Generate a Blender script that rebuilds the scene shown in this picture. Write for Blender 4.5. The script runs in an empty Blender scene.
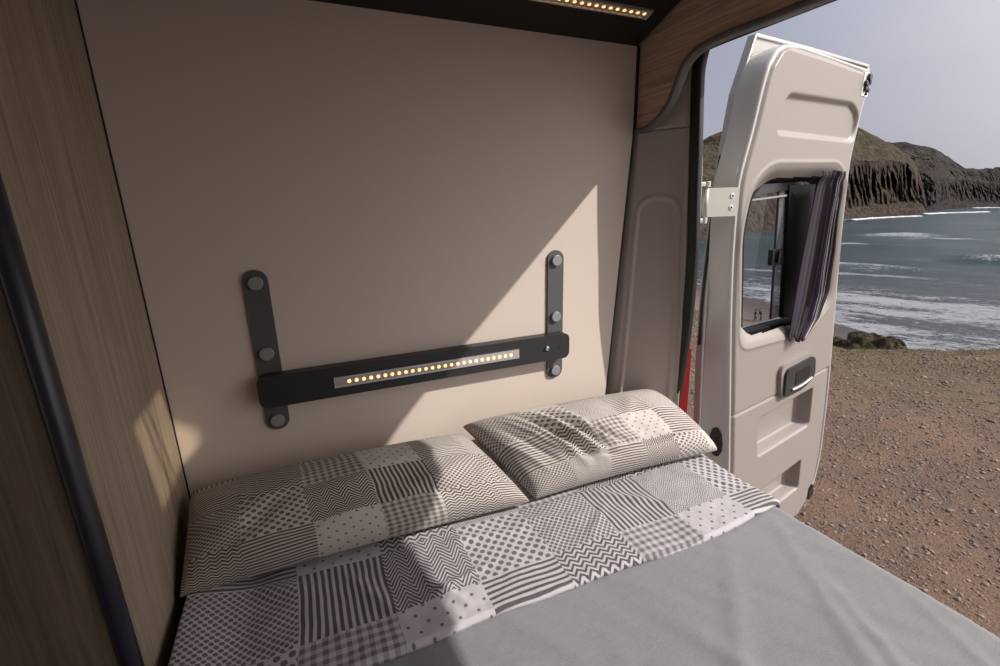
import bpy, bmesh, math, random
import numpy as np
from mathutils import Vector, noise, Matrix
random.seed(7)
C = bpy.context.scene.collection
ZO = 1.95                       # ground to camera height; everything below is laid out from camera height, then lifted
CAM = (0.0, -1.1, 0.0)

# ------------------------------------------------------------------ objects
def settle(o, loc):
    """move mesh data so that the object's origin sits at loc"""
    o.data.transform(Matrix.Translation(-Vector(loc)))

def mesh_obj(name, verts, faces, mat=None, smooth=True):
    me = bpy.data.meshes.new(name)
    me.from_pydata([tuple(v) for v in verts], [], faces)
    me.update()
    if smooth:
        me.polygons.foreach_set('use_smooth', [True]*len(me.polygons))
    o = bpy.data.objects.new(name, me); C.objects.link(o)
    if mat: me.materials.append(mat)
    return o

def bm_obj(name, bm, mat=None, smooth=False):
    bmesh.ops.recalc_face_normals(bm, faces=bm.faces)
    me = bpy.data.meshes.new(name); bm.to_mesh(me); bm.free()
    if smooth: me.polygons.foreach_set('use_smooth', [True]*len(me.polygons))
    o = bpy.data.objects.new(name, me); C.objects.link(o)
    if mat: me.materials.append(mat)
    return o

def origin_of(o): return o.get('_org', (0, 0, 0))

def single(o, label, cat, group=None, kind=None):
    """a thing that is one mesh: origin at the middle of its base"""
    co = np.empty(len(o.data.vertices)*3); o.data.vertices.foreach_get('co', co); co = co.reshape(-1, 3)
    lo, hi = co.min(0), co.max(0)
    org = Vector(((lo[0]+hi[0])/2, (lo[1]+hi[1])/2, lo[2]))
    settle(o, org); o.location = org
    o['label'] = label; o['category'] = cat
    if group: o['group'] = group
    if kind: o['kind'] = kind
    ORG[o.name] = org
    return o
ORG = {}
def thing(name, label, cat, loc, group=None, kind=None):
    o = bpy.data.objects.new(name, None); C.objects.link(o); o.location = loc
    o.empty_display_size = .1
    o['label'] = label; o['category'] = cat
    if group: o['group'] = group
    if kind: o['kind'] = kind
    ORG[o.name] = Vector(loc)
    return o
def part(o, root, label=None):
    """parent o (built in scene coordinates) to root"""
    settle(o, ORG[root.name]); o.parent = root
    ORG[o.name] = ORG[root.name]
    if label: o['label'] = label
    return o

# ------------------------------------------------------------------ shapes
def box(bm, a, b, bev=0, seg=2):
    r = bmesh.ops.create_cube(bm, size=1)
    for v in r['verts']:
        v.co = Vector([(a[i]+b[i])/2 + v.co[i]*(b[i]-a[i]) for i in range(3)])
    if bev:
        es = list({e for v in r['verts'] for e in v.link_edges})
        bmesh.ops.bevel(bm, geom=es, offset=bev, segments=seg, profile=.5, affect='EDGES')

def prism(bm, pts, f0, f1):
    """pts: 2D outline; f0/f1 map (a,b) to 3D for the two end faces"""
    A = [bm.verts.new(f0(*p)) for p in pts]; B = [bm.verts.new(f1(*p)) for p in pts]
    bm.faces.new(A); bm.faces.new(B[::-1]); n = len(pts)
    for i in range(n): bm.faces.new((A[i], B[i], B[(i+1) % n], A[(i+1) % n]))

def rrect(x0, x1, y0, y1, r, n=6):
    P = []
    for cx, cy, a in ((x1-r, y1-r, 0), (x0+r, y1-r, 90), (x0+r, y0+r, 180), (x1-r, y0+r, 270)):
        for k in range(n+1):
            t = math.radians(a+90*k/n); P.append((cx+r*math.cos(t), cy+r*math.sin(t)))
    return P

def bev_all(bm, w, seg=2, ang=35):
    es = [e for e in bm.edges if len(e.link_faces) == 2 and e.calc_face_angle(0) > math.radians(ang)]
    bmesh.ops.bevel(bm, geom=es, offset=w, segments=seg, profile=.5, affect='EDGES')

def cyl(bm, p, q, r, n=16, r2=None):
    p, q = Vector(p), Vector(q); d = (q-p)
    m = Matrix.Translation((p+q)/2) @ d.to_track_quat('Z', 'Y').to_matrix().to_4x4()
    bmesh.ops.create_cone(bm, cap_ends=True, segments=n, radius1=r, radius2=r if r2 is None else r2, depth=d.length, matrix=m)

def sweep(path, prof, closed=False, up=(0, 0, 1)):
    """sweep a closed 2D profile (list of (a,b)) along a path of points; a along side, b along up-ish"""
    P = [Vector(p) for p in path]; n = len(P); V = []; F = []; up = Vector(up)
    for i, p in enumerate(P):
        a = P[(i-1) % n] if (closed or i) else P[i]; b = P[(i+1) % n] if (closed or i < n-1) else P[i]
        t = (b-a).normalized(); s = t.cross(up).normalized(); u = s.cross(t).normalized()
        for x, y in prof: V.append(p+s*x+u*y)
    m = len(prof)
    for i in range(n if closed else n-1):
        for j in range(m):
            F.append((i*m+j, i*m+(j+1) % m, ((i+1) % n)*m+(j+1) % m, ((i+1) % n)*m+j))
    if not closed:
        F.append(tuple(range(m))[::-1]); F.append(tuple((n-1)*m+j for j in range(m)))
    return V, F

def circ(r, n=10, sx=1, sy=1): return [(r*sx*math.cos(2*math.pi*k/n), r*sy*math.sin(2*math.pi*k/n)) for k in range(n)]

def smooth_path(pts, n=8):
    """Catmull-Rom through pts"""
    P = [Vector(p) for p in pts]; out = []
    for i in range(len(P)-1):
        p0 = P[max(i-1, 0)]; p1 = P[i]; p2 = P[i+1]; p3 = P[min(i+2, len(P)-1)]
        for k in range(n):
            t = k/n
            out.append(.5*((2*p1)+(p2-p0)*t+(2*p0-5*p1+4*p2-p3)*t*t+(3*p1-p0-3*p2+p3)*t**3))
    out.append(P[-1]); return out

def grid_faces(nu, nv): return [(j*nu+i, j*nu+i+1, (j+1)*nu+i+1, (j+1)*nu+i) for j in range(nv-1) for i in range(nu-1)]

def set_uv(o, uvs):
    me = o.data; uv = me.uv_layers.new(name='UVMap')
    idx = np.empty(len(me.loops), int); me.loops.foreach_get('vertex_index', idx)
    uv.data.foreach_set('uv', np.asarray(uvs, float)[idx].ravel())

def mod_solid(o, t, off=0):
    m = o.modifiers.new('thickness', 'SOLIDIFY'); m.thickness = t; m.offset = off

# ------------------------------------------------------------------ materials
class NT:
    def __init__(s, name):
        s.m = bpy.data.materials.new(name); s.m.use_nodes = True
        s.t = s.m.node_tree; s.b = s.t.nodes['Principled BSDF']; s.out = s.t.nodes['Material Output']
    def n(s, typ, **k):
        nd = s.t.nodes.new(typ)
        for a, v in k.items(): setattr(nd, a, v)
        return nd
    def l(s, a, b): s.t.links.new(a, b)
    def val(s, sock, v):
        if hasattr(v, 'is_output') or isinstance(v, bpy.types.NodeSocket): s.l(v, sock)
        else: sock.default_value = v
    def math(s, op, a, b=None, c=None, clamp=False):
        nd = s.n('ShaderNodeMath', operation=op, use_clamp=clamp)
        s.val(nd.inputs[0], a)
        if b is not None: s.val(nd.inputs[1], b)
        if c is not None: s.val(nd.inputs[2], c)
        return nd.outputs[0]
    def mix(s, f, a, b, blend='MIX'):
        nd = s.n('ShaderNodeMix', data_type='RGBA', blend_type=blend)
        s.val(nd.inputs[0], f)
        for sock, v in ((nd.inputs[6], a), (nd.inputs[7], b)):
            if isinstance(v, tuple): sock.default_value = (*v[:3], 1)
            else: s.l(v, sock)
        return nd.outputs[2]
    def noise(s, vec=None, scale=5, detail=3, rough=.5, dist=0, dim='3D'):
        nd = s.n('ShaderNodeTexNoise', noise_dimensions=dim)
        nd.inputs['Scale'].default_value = scale; nd.inputs['Detail'].default_value = detail
        nd.inputs['Roughness'].default_value = rough; nd.inputs['Distortion'].default_value = dist
        if vec is not None: s.l(vec, nd.inputs['Vector'])
        return nd.outputs['Fac']
    def obj(s): return s.n('ShaderNodeTexCoord').outputs['Object']
    def geo(s): return s.n('ShaderNodeNewGeometry').outputs['Position']
    def mapv(s, vec, scale=(1, 1, 1), rot=(0, 0, 0), loc=(0, 0, 0)):
        nd = s.n('ShaderNodeMapping'); s.l(vec, nd.inputs[0])
        nd.inputs['Scale'].default_value = scale; nd.inputs['Rotation'].default_value = rot; nd.inputs['Location'].default_value = loc
        return nd.outputs[0]
    def ramp(s, f, stops, interp='LINEAR'):
        nd = s.n('ShaderNodeValToRGB'); r = nd.color_ramp; r.interpolation = interp
        while len(r.elements) < len(stops): r.elements.new(.5)
        for e, (p, c) in zip(r.elements, stops):
            e.position = p; e.color = (*c[:3], 1) if isinstance(c, tuple) else (c, c, c, 1)
        s.l(f, nd.inputs[0]); return nd.outputs[0]
    def bump(s, h, strength=.3, dist=.01):
        nd = s.n('ShaderNodeBump'); nd.inputs['Strength'].default_value = strength; nd.inputs['Distance'].default_value = dist
        s.l(h, nd.inputs['Height']); s.l(nd.outputs[0], s.b.inputs['Normal'])
    def base(s, c):
        if isinstance(c, tuple): s.b.inputs['Base Color'].default_value = (*c[:3], 1)
        else: s.l(c, s.b.inputs['Base Color'])
    def set(s, **k):
        for a, v in k.items(): s.b.inputs[a.replace('_', ' ')].default_value = v
    def sep(s, v):
        nd = s.n('ShaderNodeSeparateXYZ'); s.l(v, nd.inputs[0]); return nd.outputs

def plain(name, col, rough=.5, metal=0., spec=.5, nscale=0, namp=.1, bump=0, coat=0):
    k = NT(name); k.set(Roughness=rough, Metallic=metal, Specular_IOR_Level=spec)
    if coat: k.set(Coat_Weight=coat, Coat_Roughness=.1)
    if nscale:
        f = k.noise(k.obj(), nscale, 4)
        k.base(k.mix(f, tuple(c*(1-namp) for c in col), tuple(min(1, c*(1+namp)) for c in col)))
        if bump: k.bump(f, bump, .002)
    else: k.base(col)
    return k.m

def wood(name, c1, c2, c3, axis='Z', rough=.45, scale=1., tilt=0.):
    """long fibrous grain running along an axis, with darker streaks"""
    k = NT(name); v = k.geo()
    r = {'Z': (0, 0, 0), 'Y': (math.pi/2, 0, 0)}[axis]
    if tilt: v = k.mapv(v, rot=(tilt, 0, 0))
    sc = (9*scale, 9*scale, .55*scale) if axis == 'Z' else (9*scale, .7*scale, 9*scale)
    a = k.noise(k.mapv(v, scale=sc), 2.2, 5, .6, 1.2)
    sc2 = (90*scale, 90*scale, 1.5*scale) if axis == 'Z' else (90*scale, 2*scale, 90*scale)
    b = k.noise(k.mapv(v, scale=sc2), 2., 4, .6, .4)
    sc3 = (24*scale, 24*scale, .8*scale) if axis == 'Z' else (24*scale, 1.1*scale, 24*scale)
    c = k.noise(k.mapv(v, scale=sc3, loc=(3, 5, 1)), 2., 3, .5, 1.5)
    base = k.ramp(a, [(.3, c1), (.5, c2), (.72, c3)])
    streak = k.ramp(c, [(.32, 1.), (.42, 0.)])
    base = k.mix(k.math('MULTIPLY', streak, .45), base, tuple(x*.55 for x in c1))
    fib = k.ramp(b, [(.3, .68), (.7, 1.2)])
    base = k.mix(1., base, fib, 'MULTIPLY')
    k.base(base); k.set(Roughness=rough, Specular_IOR_Level=.4); k.bump(b, .12, .001)
    return k.m

M = {}
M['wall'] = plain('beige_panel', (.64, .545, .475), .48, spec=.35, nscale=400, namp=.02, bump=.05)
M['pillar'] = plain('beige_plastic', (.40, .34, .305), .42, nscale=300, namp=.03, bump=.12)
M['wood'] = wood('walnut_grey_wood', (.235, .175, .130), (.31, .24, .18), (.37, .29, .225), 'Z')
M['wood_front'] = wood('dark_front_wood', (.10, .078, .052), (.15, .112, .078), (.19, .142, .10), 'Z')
M['wood_valance'] = wood('warm_oak_wood', (.42, .29, .19), (.54, .38, .26), (.64, .46, .32), 'Y', tilt=.0)
M['trimblack'] = plain('blue_black_rubber', (.018, .018, .028), .35)
M['black'] = plain('matt_black_laminate', (.016, .014, .014), .55, spec=.3)
M['seam'] = plain('seam_black', (.02, .016, .014), .8)
M['strap'] = plain('charcoal_strap', (.085, .083, .085), .55, nscale=500, namp=.1, bump=.1)
M['bar'] = plain('black_bar', (.022, .021, .024), .42, nscale=300, namp=.1)
M['button'] = plain('grey_metal_cap', (.30, .30, .32), .4, metal=.3)
M['alu'] = plain('aluminium', (.62, .61, .62), .35, metal=.7)
M['diff'] = plain('led_channel', (.42, .38, .36), .35)
M['chrome'] = plain('chrome', (.8, .8, .82), .12, metal=1)
M['greytrim'] = plain('grey_edge_trim', (.13, .125, .13), .4)
M['gasket'] = plain('rubber_gasket', (.012, .012, .013), .5)
M['body'] = plain('champagne_body_paint', (.42, .40, .375), .3, coat=.5, nscale=4, namp=.02)
M['flange'] = plain('silver_beige_metal', (.52, .50, .48), .36, metal=.05, coat=.4, nscale=30, namp=.03)
M['doorpanel'] = plain('door_beige_plastic', (.29, .255, .232), .42, nscale=260, namp=.025, bump=.08)
M['hinge'] = plain('hinge_metal', (.46, .45, .41), .4, metal=.3, nscale=60, namp=.05)
M['blackgloss'] = plain('gloss_black_plastic', (.014, .014, .016), .25)
M['blackmatt'] = plain('matt_black_plastic', (.022, .022, .024), .5); M['paneframe'] = plain('black_pane_frame', (.005, .005, .006), .6, spec=.2)
M['white'] = plain('white_paint', (.75, .74, .72), .35)
M['red'] = plain('red_lamp_plastic', (.17, .004, .010), .15, coat=.6)
M['under'] = plain('painted_steel', (.30, .29, .28), .5)
M['seal_line'] = plain('grey_rubber_strip', (.22, .22, .25), .5)

def emis(name, col, s):
    k = NT(name); k.base((.9, .8, .6)); k.b.inputs['Emission Color'].default_value = (*col, 1); k.set(Emission_Strength=s); return k.m
M['led'] = emis('warm_led', (1., .55, .20), 1.5)

k = NT('window_glass')
tr = k.n('ShaderNodeBsdfTransparent'); gl = k.n('ShaderNodeBsdfGlossy'); gl.inputs['Roughness'].default_value = .02
tr.inputs[0].default_value = (.94, .95, .96, 1)
fr = k.n('ShaderNodeFresnel'); fr.inputs[0].default_value = 1.45
gb = k.n('ShaderNodeNewGeometry'); mx = k.n('ShaderNodeMixShader'); k.l(k.math('MULTIPLY', k.math('MULTIPLY', fr.outputs[0], .35), k.math('SUBTRACT', 1., gb.outputs['Backfacing'])), mx.inputs[0]); k.l(tr.outputs[0], mx.inputs[1]); k.l(gl.outputs[0], mx.inputs[2])
k.l(mx.outputs[0], k.out.inputs[0]); M['glass'] = k.m
k = NT('milky_glass')
tr = k.n('ShaderNodeBsdfTransparent'); tr.inputs[0].default_value = (.8, .8, .8, 1)
df = k.n('ShaderNodeBsdfPrincipled'); df.inputs['Base Color'].default_value = (.30, .30, .33, 1); df.inputs['Roughness'].default_value = .2
mx = k.n('ShaderNodeMixShader'); mx.inputs[0].default_value = .35
k.l(tr.outputs[0], mx.inputs[1]); k.l(df.outputs[0], mx.inputs[2]); k.l(mx.outputs[0], k.out.inputs[0]); M['milky'] = k.m

k = NT('patch_tint_glass'); tr = k.n('ShaderNodeBsdfTransparent'); tr.inputs[0].default_value = (.82, .78, .70, 1); k.l(tr.outputs[0], k.out.inputs[0]); M['tint'] = k.m  # tints the sun let in by the added roof opening
# printed patchwork cotton -------------------------------------------------
# 0 h-stripes 1 v-stripes 2 small zigzag 3 chevron 4 big dots 5 sparse dots 6 gingham 7 dot grid 8 fine herringbone 9 thin h-stripes
def patchwork(name, rows, cell, off=(0, 0), light=(.72, .69, .69), dark=(.10, .085, .082), mid=(.22, .2, .2), wob=.004):
    k = NT(name)
    uv = k.n('ShaderNodeUVMap'); uv.uv_map = 'UVMap'
    nz = k.n('ShaderNodeTexNoise'); nz.inputs['Scale'].default_value = 6; nz.inputs['Detail'].default_value = 2; k.l(uv.outputs[0], nz.inputs['Vector'])
    vm = k.n('ShaderNodeVectorMath', operation='SUBTRACT'); k.l(nz.outputs['Color'], vm.inputs[0]); vm.inputs[1].default_value = (.5, .5, .5)
    vs = k.n('ShaderNodeVectorMath', operation='SCALE'); k.l(vm.outputs[0], vs.inputs[0]); vs.inputs['Scale'].default_value = wob*4
    va = k.n('ShaderNodeVectorMath', operation='ADD'); k.l(uv.outputs[0], va.inputs[0]); k.l(vs.outputs[0], va.inputs[1])
    x, y, _ = k.sep(va.outputs[0])
    x = k.math('ADD', x, off[0]); y = k.math('ADD', y, off[1])
    m = k.math
    cx = m('FLOOR', m('DIVIDE', x, cell)); cy = m('FLOOR', m('DIVIDE', y, cell))
    lx = m('SUBTRACT', x, m('MULTIPLY', cx, cell)); ly = m('SUBTRACT', y, m('MULTIPLY', cy, cell))
    N = len(rows[0])
    rid = None
    for j, row in enumerate(rows):
        f = m('DIVIDE', m('ADD', cx, .5), N)
        st = [(i/N, (r+.5)/16) for i, r in enumerate(row)]
        c = k.ramp(f, st, 'CONSTANT')
        sel = m('COMPARE', cy, float(j), .25)
        c = m('MULTIPLY', c, sel)
        rid = c if rid is None else m('ADD', rid, c)
    ids = m('FLOOR', m('MULTIPLY', rid, 16.))
    def duty(v, per, d, soft=.12):           # 1 inside the stripe
        f = m('FRACT', m('DIVIDE', v, per)); t = m('ABSOLUTE', m('SUBTRACT', f, .5))      # 0 in middle
        return m('DIVIDE', m('SUBTRACT', d/2+soft/2, t), soft, clamp=True)
    def tri(v, per, amp):
        f = m('FRACT', m('DIVIDE', v, per)); return m('MULTIPLY', m('ABSOLUTE', m('SUBTRACT', f, .5)), amp*2)
    def dots(per, r, perx=None):
        py = per*.5; px = perx or per
        res = None
        for o in (0, .5):
            fx = m('MULTIPLY', m('SUBTRACT', m('FRACT', m('ADD', m('DIVIDE', x, px), o)), .5), px)
            fy = m('MULTIPLY', m('SUBTRACT', m('FRACT', m('ADD', m('DIVIDE', y, per), o)), .5), per)
            d = m('SQRT', m('ADD', m('MULTIPLY', fx, fx), m('MULTIPLY', fy, fy)))
            q = m('DIVIDE', m('SUBTRACT', r, d), r*.25, clamp=True)
            res = q if res is None else m('MAXIMUM', res, q)
        return res
    pats = {
        0: (duty(ly, .0125, .48), 1.), 1: (duty(lx, .0130, .54), 1.),
        2: (duty(m('ADD', ly, tri(x, .024, .011)), .0130, .5), 1.),
        3: (duty(m('ADD', ly, tri(x, .042, .030)), .0115, .54), 1.),
        4: (dots(.0240, .0066), .9), 5: (dots(.036, .0038), .85),
        6: (m('MULTIPLY', m('ADD', duty(x, .018, .5, .06), duty(y, .018, .5, .06)), .5), .85),
        7: (dots(.0140, .0046), .9),
        8: (duty(m('ADD', ly, tri(x, .020, .014)), .0080, .48), .75),
        9: (duty(m('ADD', ly, tri(x, .06, .004)), .0095, .5), .95)}
    tot = None
    for i, (p, s) in pats.items():
        used = any(i in r for r in rows)
        if not used: continue
        q = m('MULTIPLY', m('MULTIPLY', p, s), m('COMPARE', ids, float(i), .25))
        tot = q if tot is None else m('ADD', tot, q)
    # printed seam line between patches
    col = k.mix(tot, light, dark)
    fine = k.noise(va.outputs[0], 900, 2)
    col = k.mix(m('MULTIPLY', fine, .12), col, (.5, .48, .47))
    k.base(col); k.set(Roughness=.85, Specular_IOR_Level=.15, Sheen_Weight=.15)
    k.bump(k.noise(va.outputs[0], 60, 4, .6), .25, .004)
    return k.m

M['duvet'] = patchwork('duvet_patchwork_cotton',
    [[4, 6, 5, 0, 2, 6, 5, 0, 1], [7, 1, 3, 4, 7, 1, 8, 4, 2], [0, 5, 2, 8, 6, 3, 2, 8, 0]], .165,
    light=(.47, .435, .46), dark=(.062, .052, .056))
M['pillow_a'] = patchwork('pillow_patchwork_a', [[2, 0, 5, 6, 2, 0], [7, 4, 3, 1, 7, 2], [9, 2, 6, 5, 9, 8], [1, 9, 1, 0, 1, 1]], .150,
    light=(.52, .47, .43), dark=(.048, .036, .032), wob=.006)
M['pillow_b'] = patchwork('pillow_patchwork_b', [[7, 8, 0, 3, 4, 5], [0, 2, 6, 5, 0, 7], [7, 4, 8, 9, 8, 9], [2, 5, 1, 6, 9, 1]], .140,
    light=(.53, .485, .445), dark=(.075, .056, .046), wob=.008)

k = NT('grey_woven_blanket')
v = k.obj(); f1 = k.noise(v, 700, 2); f2 = k.noise(k.mapv(v, scale=(3, 30, 3)), 4, 4, .6); f3 = k.noise(v, 9, 4)
c = k.ramp(f1, [(.3, (.172, .172, .180)), (.7, (.258, .258, .267))])
c = k.mix(k.math('MULTIPLY', f2, .35), c, (.28, .275, .282)); k.base(c)
k.set(Roughness=.9, Specular_IOR_Level=.1, Sheen_Weight=.2); k.bump(k.math('ADD', k.math('MULTIPLY', f1, .25), f2), .25, .003); M['blanket'] = k.m
M['mattress'] = plain('mattress_ticking', (.6, .58, .55), .9, nscale=200, namp=.06)

k = NT('striped_curtain_cloth')
uv = k.n('ShaderNodeUVMap'); uv.uv_map = 'UVMap'; x, y, _ = k.sep(uv.outputs[0]); m = k.math
f = m('FRACT', m('MULTIPLY', x, 7.)); a = m('COMPARE', f, .5, .035); b = m('COMPARE', f, .66, .022); d = m('COMPARE', f, .34, .022)
st = m('MAXIMUM', m('MAXIMUM', a, b), d)
st = m('MULTIPLY', st, m('GREATER_THAN', x, .30))
purp = m('MULTIPLY', m('COMPARE', f, .1, .10), .7)
c = k.mix(purp, (.060, .050, .056), (.032, .018, .05)); c = k.mix(st, c, (.50, .46, .50)); k.base(c)
k.set(Roughness=.85, Specular_IOR_Level=.1); k.bump(k.noise(k.obj(), 600, 2), .2, .001); M['curtain'] = k.m

# ground, sea, rock --------------------------------------------------------
k = NT('stony_red_earth')
g = k.geo(); x, y, z = k.sep(g); m = k.math
n1 = k.noise(g, 1.1, 5, .6); n2 = k.noise(g, 9, 6, .7); n3 = k.noise(g, 55, 5, .7); n4 = k.noise(k.mapv(g, loc=(7, 3, 0)), .55, 4, .6); n5 = k.noise(g, 160, 3, .6)
c = k.ramp(n3, [(.3, (.08, .052, .040)), (.5, (.165, .110, .085)), (.68, (.26, .19, .155))])
c = k.mix(k.ramp(n2, [(.4, 0.), (.66, .55)]), c, (.22, .125, .080)); c = k.mix(k.ramp(n1, [(.48, 0.), (.60, .5)]), c, (.27, .17, .115))
c = k.mix(k.ramp(n5, [(.60, 0.), (.70, .7)]), c, (.36, .29, .25)); c = k.mix(k.ramp(k.noise(g, 75, 4, .8), [(.32, .85), (.44, 0.)]), c, (.045, .028, .022))
# short grass growing towards the rim of the terrace
dist = m('SQRT', m('ADD', m('MULTIPLY', x, x), m('MULTIPLY', m('ADD', y, 1.1), m('ADD', y, 1.1))))
far = m('DIVIDE', m('SUBTRACT', dist, 3.6), 4.2, clamp=True)
gm = m('MULTIPLY', m('ADD', far, .0), m('ADD', m('MULTIPLY', n4, 1.5), m('SUBTRACT', n2, .55)), clamp=True)
gm = m('MULTIPLY', m('SUBTRACT', gm, .30), 2.0, clamp=True)
gc = k.ramp(k.noise(g, 38, 5, .7), [(.3, (.05, .06, .026)), (.55, (.125, .135, .062)), (.75, (.22, .20, .11))])
c = k.mix(m('MULTIPLY', gm, .65), c, gc)
# beach and slope below the rim
bz = m('LESS_THAN', z, ZO-2.35-ZO+0.0) if False else m('LESS_THAN', z, -.45)
sand = k.ramp(k.noise(g, .25, 5, .6), [(.3, (.135, .10, .082)), (.7, (.20, .15, .125))])
wet = m('DIVIDE', m('SUBTRACT', m('SUBTRACT', 0., 13.6), z), 1.2, clamp=True)
sand = k.mix(wet, sand, (.07, .058, .055))
c = k.mix(bz, c, sand)
k.base(c); k.set(Roughness=.92, Specular_IOR_Level=.15)
k.bump(m('ADD', m('MULTIPLY', n2, .5), m('ADD', n3, m('MULTIPLY', n5, .3))), .9, .03); M['ground'] = k.m

def stone_mat(name, a, b):
    k = NT(name); f = k.noise(k.geo(), 30, 2); k.base(k.ramp(f, [(.3, a), (.7, b)])); k.set(Roughness=.9, Specular_IOR_Level=.2); return k.m
M['stones'] = stone_mat('small_stones', (.10, .068, .056), (.34, .26, .225))
M['grass'] = stone_mat('short_grass', (.06, .075, .025), (.19, .18, .085))

k = NT('mossy_outcrop'); g = k.geo(); f = k.noise(g, 3.5, 6, .7); nn = k.n('ShaderNodeNewGeometry'); nz = k.sep(nn.outputs['Normal'])[2]
c = k.ramp(k.noise(g, 9, 5, .7), [(.35, (.045, .03, .022)), (.7, (.17, .12, .095))])
gr = k.math('MULTIPLY', k.ramp(f, [(.42, 0.), (.5, 1.)]), k.ramp(nz, [(.2, .2), (.6, 1.)]))
c = k.mix(gr, c, k.ramp(k.noise(g, 22, 4, .7), [(.3, (.009, .010, .005)), (.75, (.052, .052, .022))])); k.base(c); k.set(Roughness=.95, Specular_IOR_Level=.1); k.bump(k.noise(g, 12, 6, .7), .9, .1); M['outcrop'] = k.m

def rock_mat(name, slope_a, slope_b, cliff_a, cliff_b, s=1.):
    k = NT(name); g = k.geo(); nn = k.n('ShaderNodeNewGeometry'); nz = k.sep(nn.outputs['True Normal'])[2]
    big = k.noise(g, .02*s, 6, .65); zz = k.sep(g)[2]; foot = k.ramp(k.math('DIVIDE', k.math('ADD', zz, 15.05), 26.), [(.3, 1.), (.75, 0.)]); med = k.noise(g, .09*s, 7, .72); fine = k.noise(g, .35*s, 5, .7)
    vert = k.noise(k.mapv(g, scale=(1, 1, .10)), .16*s, 5, .65)
    sl = k.ramp(k.math('ADD', k.math('MULTIPLY', med, .6), k.math('MULTIPLY', fine, .4)), [(.40, slope_a), (.58, slope_b)])
    shr = k.ramp(k.noise(g, .22*s, 5, .8), [(.36, 1.), (.46, 0.)]); sl = k.mix(k.math('MULTIPLY', shr, .75), sl, tuple(q*.45 for q in slope_a)); lt_ = k.ramp(k.noise(k.mapv(g, loc=(31, 7, 2)), .12*s, 6, .8), [(.55, 0.), (.68, 1.)]); sl = k.mix(k.math('MULTIPLY', lt_, .6), sl, tuple(q*1.35 for q in slope_b))
    cl = k.ramp(vert, [(.34, cliff_a), (.56, tuple((p+q)/2 for p, q in zip(cliff_a, cliff_b))), (.70, cliff_b)])
    mk = k.math('SUBTRACT', nz, k.math('MULTIPLY', k.math('SUBTRACT', big, .5), .5))
    c = k.mix(k.ramp(mk, [(.36, 0.), (.52, 1.)]), cl, sl); c = k.mix(k.math('MULTIPLY', foot, .8), c, k.ramp(fine, [(.38, cliff_a), (.62, tuple(q*.8 for q in cliff_b))]))
    k.base(c); k.set(Roughness=.95, Specular_IOR_Level=.05)
    k.bump(k.math('ADD', med, k.math('MULTIPLY', fine, .5)), 1., 5./s); return k.m
M['hill_near'] = rock_mat('headland_rock', (.040, .032, .022), (.110, .088, .060), (.020, .015, .015), (.135, .100, .082))
M['hill_far'] = rock_mat('far_headland_rock', (.032, .028, .026), (.080, .068, .058), (.022, .020, .022), (.09, .074, .068), .6)

k = NT('sea_water'); g = k.geo(); m = k.math; x, y, z = k.sep(g)
A = math.radians(25); pr = m('ADD', m('MULTIPLY', x, math.cos(A)), m('MULTIPLY', y, math.sin(A))); q = m('SUBTRACT', m('MULTIPLY', y, math.cos(A)), m('MULTIPLY', x, math.sin(A)))
cv = k.n('ShaderNodeCombineXYZ'); k.l(pr, cv.inputs[0]); k.l(q, cv.inputs[1])
pv = cv.outputs[0]
w1 = k.noise(k.mapv(pv, scale=(.22, .07, 1)), 1., 7, .65, .6)
w2 = k.noise(k.mapv(pv, scale=(1.1, .42, 1)), 1., 6, .75, 1.2)
w3 = k.noise(k.mapv(pv, scale=(.055, .016, 1)), 1., 5, .6, .5)
near = m('DIVIDE', m('SUBTRACT', 165., pr), 75., clamp=True)              # 1 in the surf zone
w4 = k.noise(k.mapv(pv, scale=(2.6, 1.1, 1)), 1., 5, .75, 1.5)
foam = m('ADD', m('ADD', m('MULTIPLY', w1, .30), m('MULTIPLY', w2, .38)), m('MULTIPLY', w4, .32))
thr = m('SUBTRACT', .648, m('MULTIPLY', near, .150))
band = m('MULTIPLY', m('SUBTRACT', w3, .5), m('ADD', .10, m('MULTIPLY', near, .42)))
fm = m('MULTIPLY', m('SUBTRACT', m('ADD', foam, band), thr), 22., clamp=True)
milky = m('MULTIPLY', near, m('ADD', .05, m('MULTIPLY', w2, .9)), clamp=True)
deep = k.ramp(k.noise(k.mapv(pv, scale=(.05, .012, 1)), 1., 4), [(.35, (.030, .060, .072)), (.65, (.060, .100, .110))])
c = k.mix(milky, deep, (.20, .20, .225))
def blob(p0, q0, sp, sq):
    pw_ = m('ADD', pr, m('MULTIPLY', m('SUBTRACT', w1, .5), sp*3.2))
    e = m('ADD', m('POWER', m('ABSOLUTE', m('DIVIDE', m('SUBTRACT', pw_, p0), sp)), 2.), m('POWER', m('ABSOLUTE', m('DIVIDE', m('SUBTRACT', q, q0), sq)), 2.))
    return m('MULTIPLY', m('SUBTRACT', m('ADD', 1., m('MULTIPLY', m('SUBTRACT', w4, .56), 7.)), e), 1.6, clamp=True)
def pq(a, b): return (a*math.cos(A)+b*math.sin(A), b*math.cos(A)-a*math.sin(A))
for (a, b, sp, sq) in ((244, 117, 6, 14), (236, 100, 3, 14), (189, 108, 4, 8), (168, 57, 3., 7), (128, 72, 6, 16), (118, 62, 2.6, 14), (108, 74, 3, 12)):
    p0, q0 = pq(a, b); fm = m('MAXIMUM', fm, blob(p0, q0, sp, sq))
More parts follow.
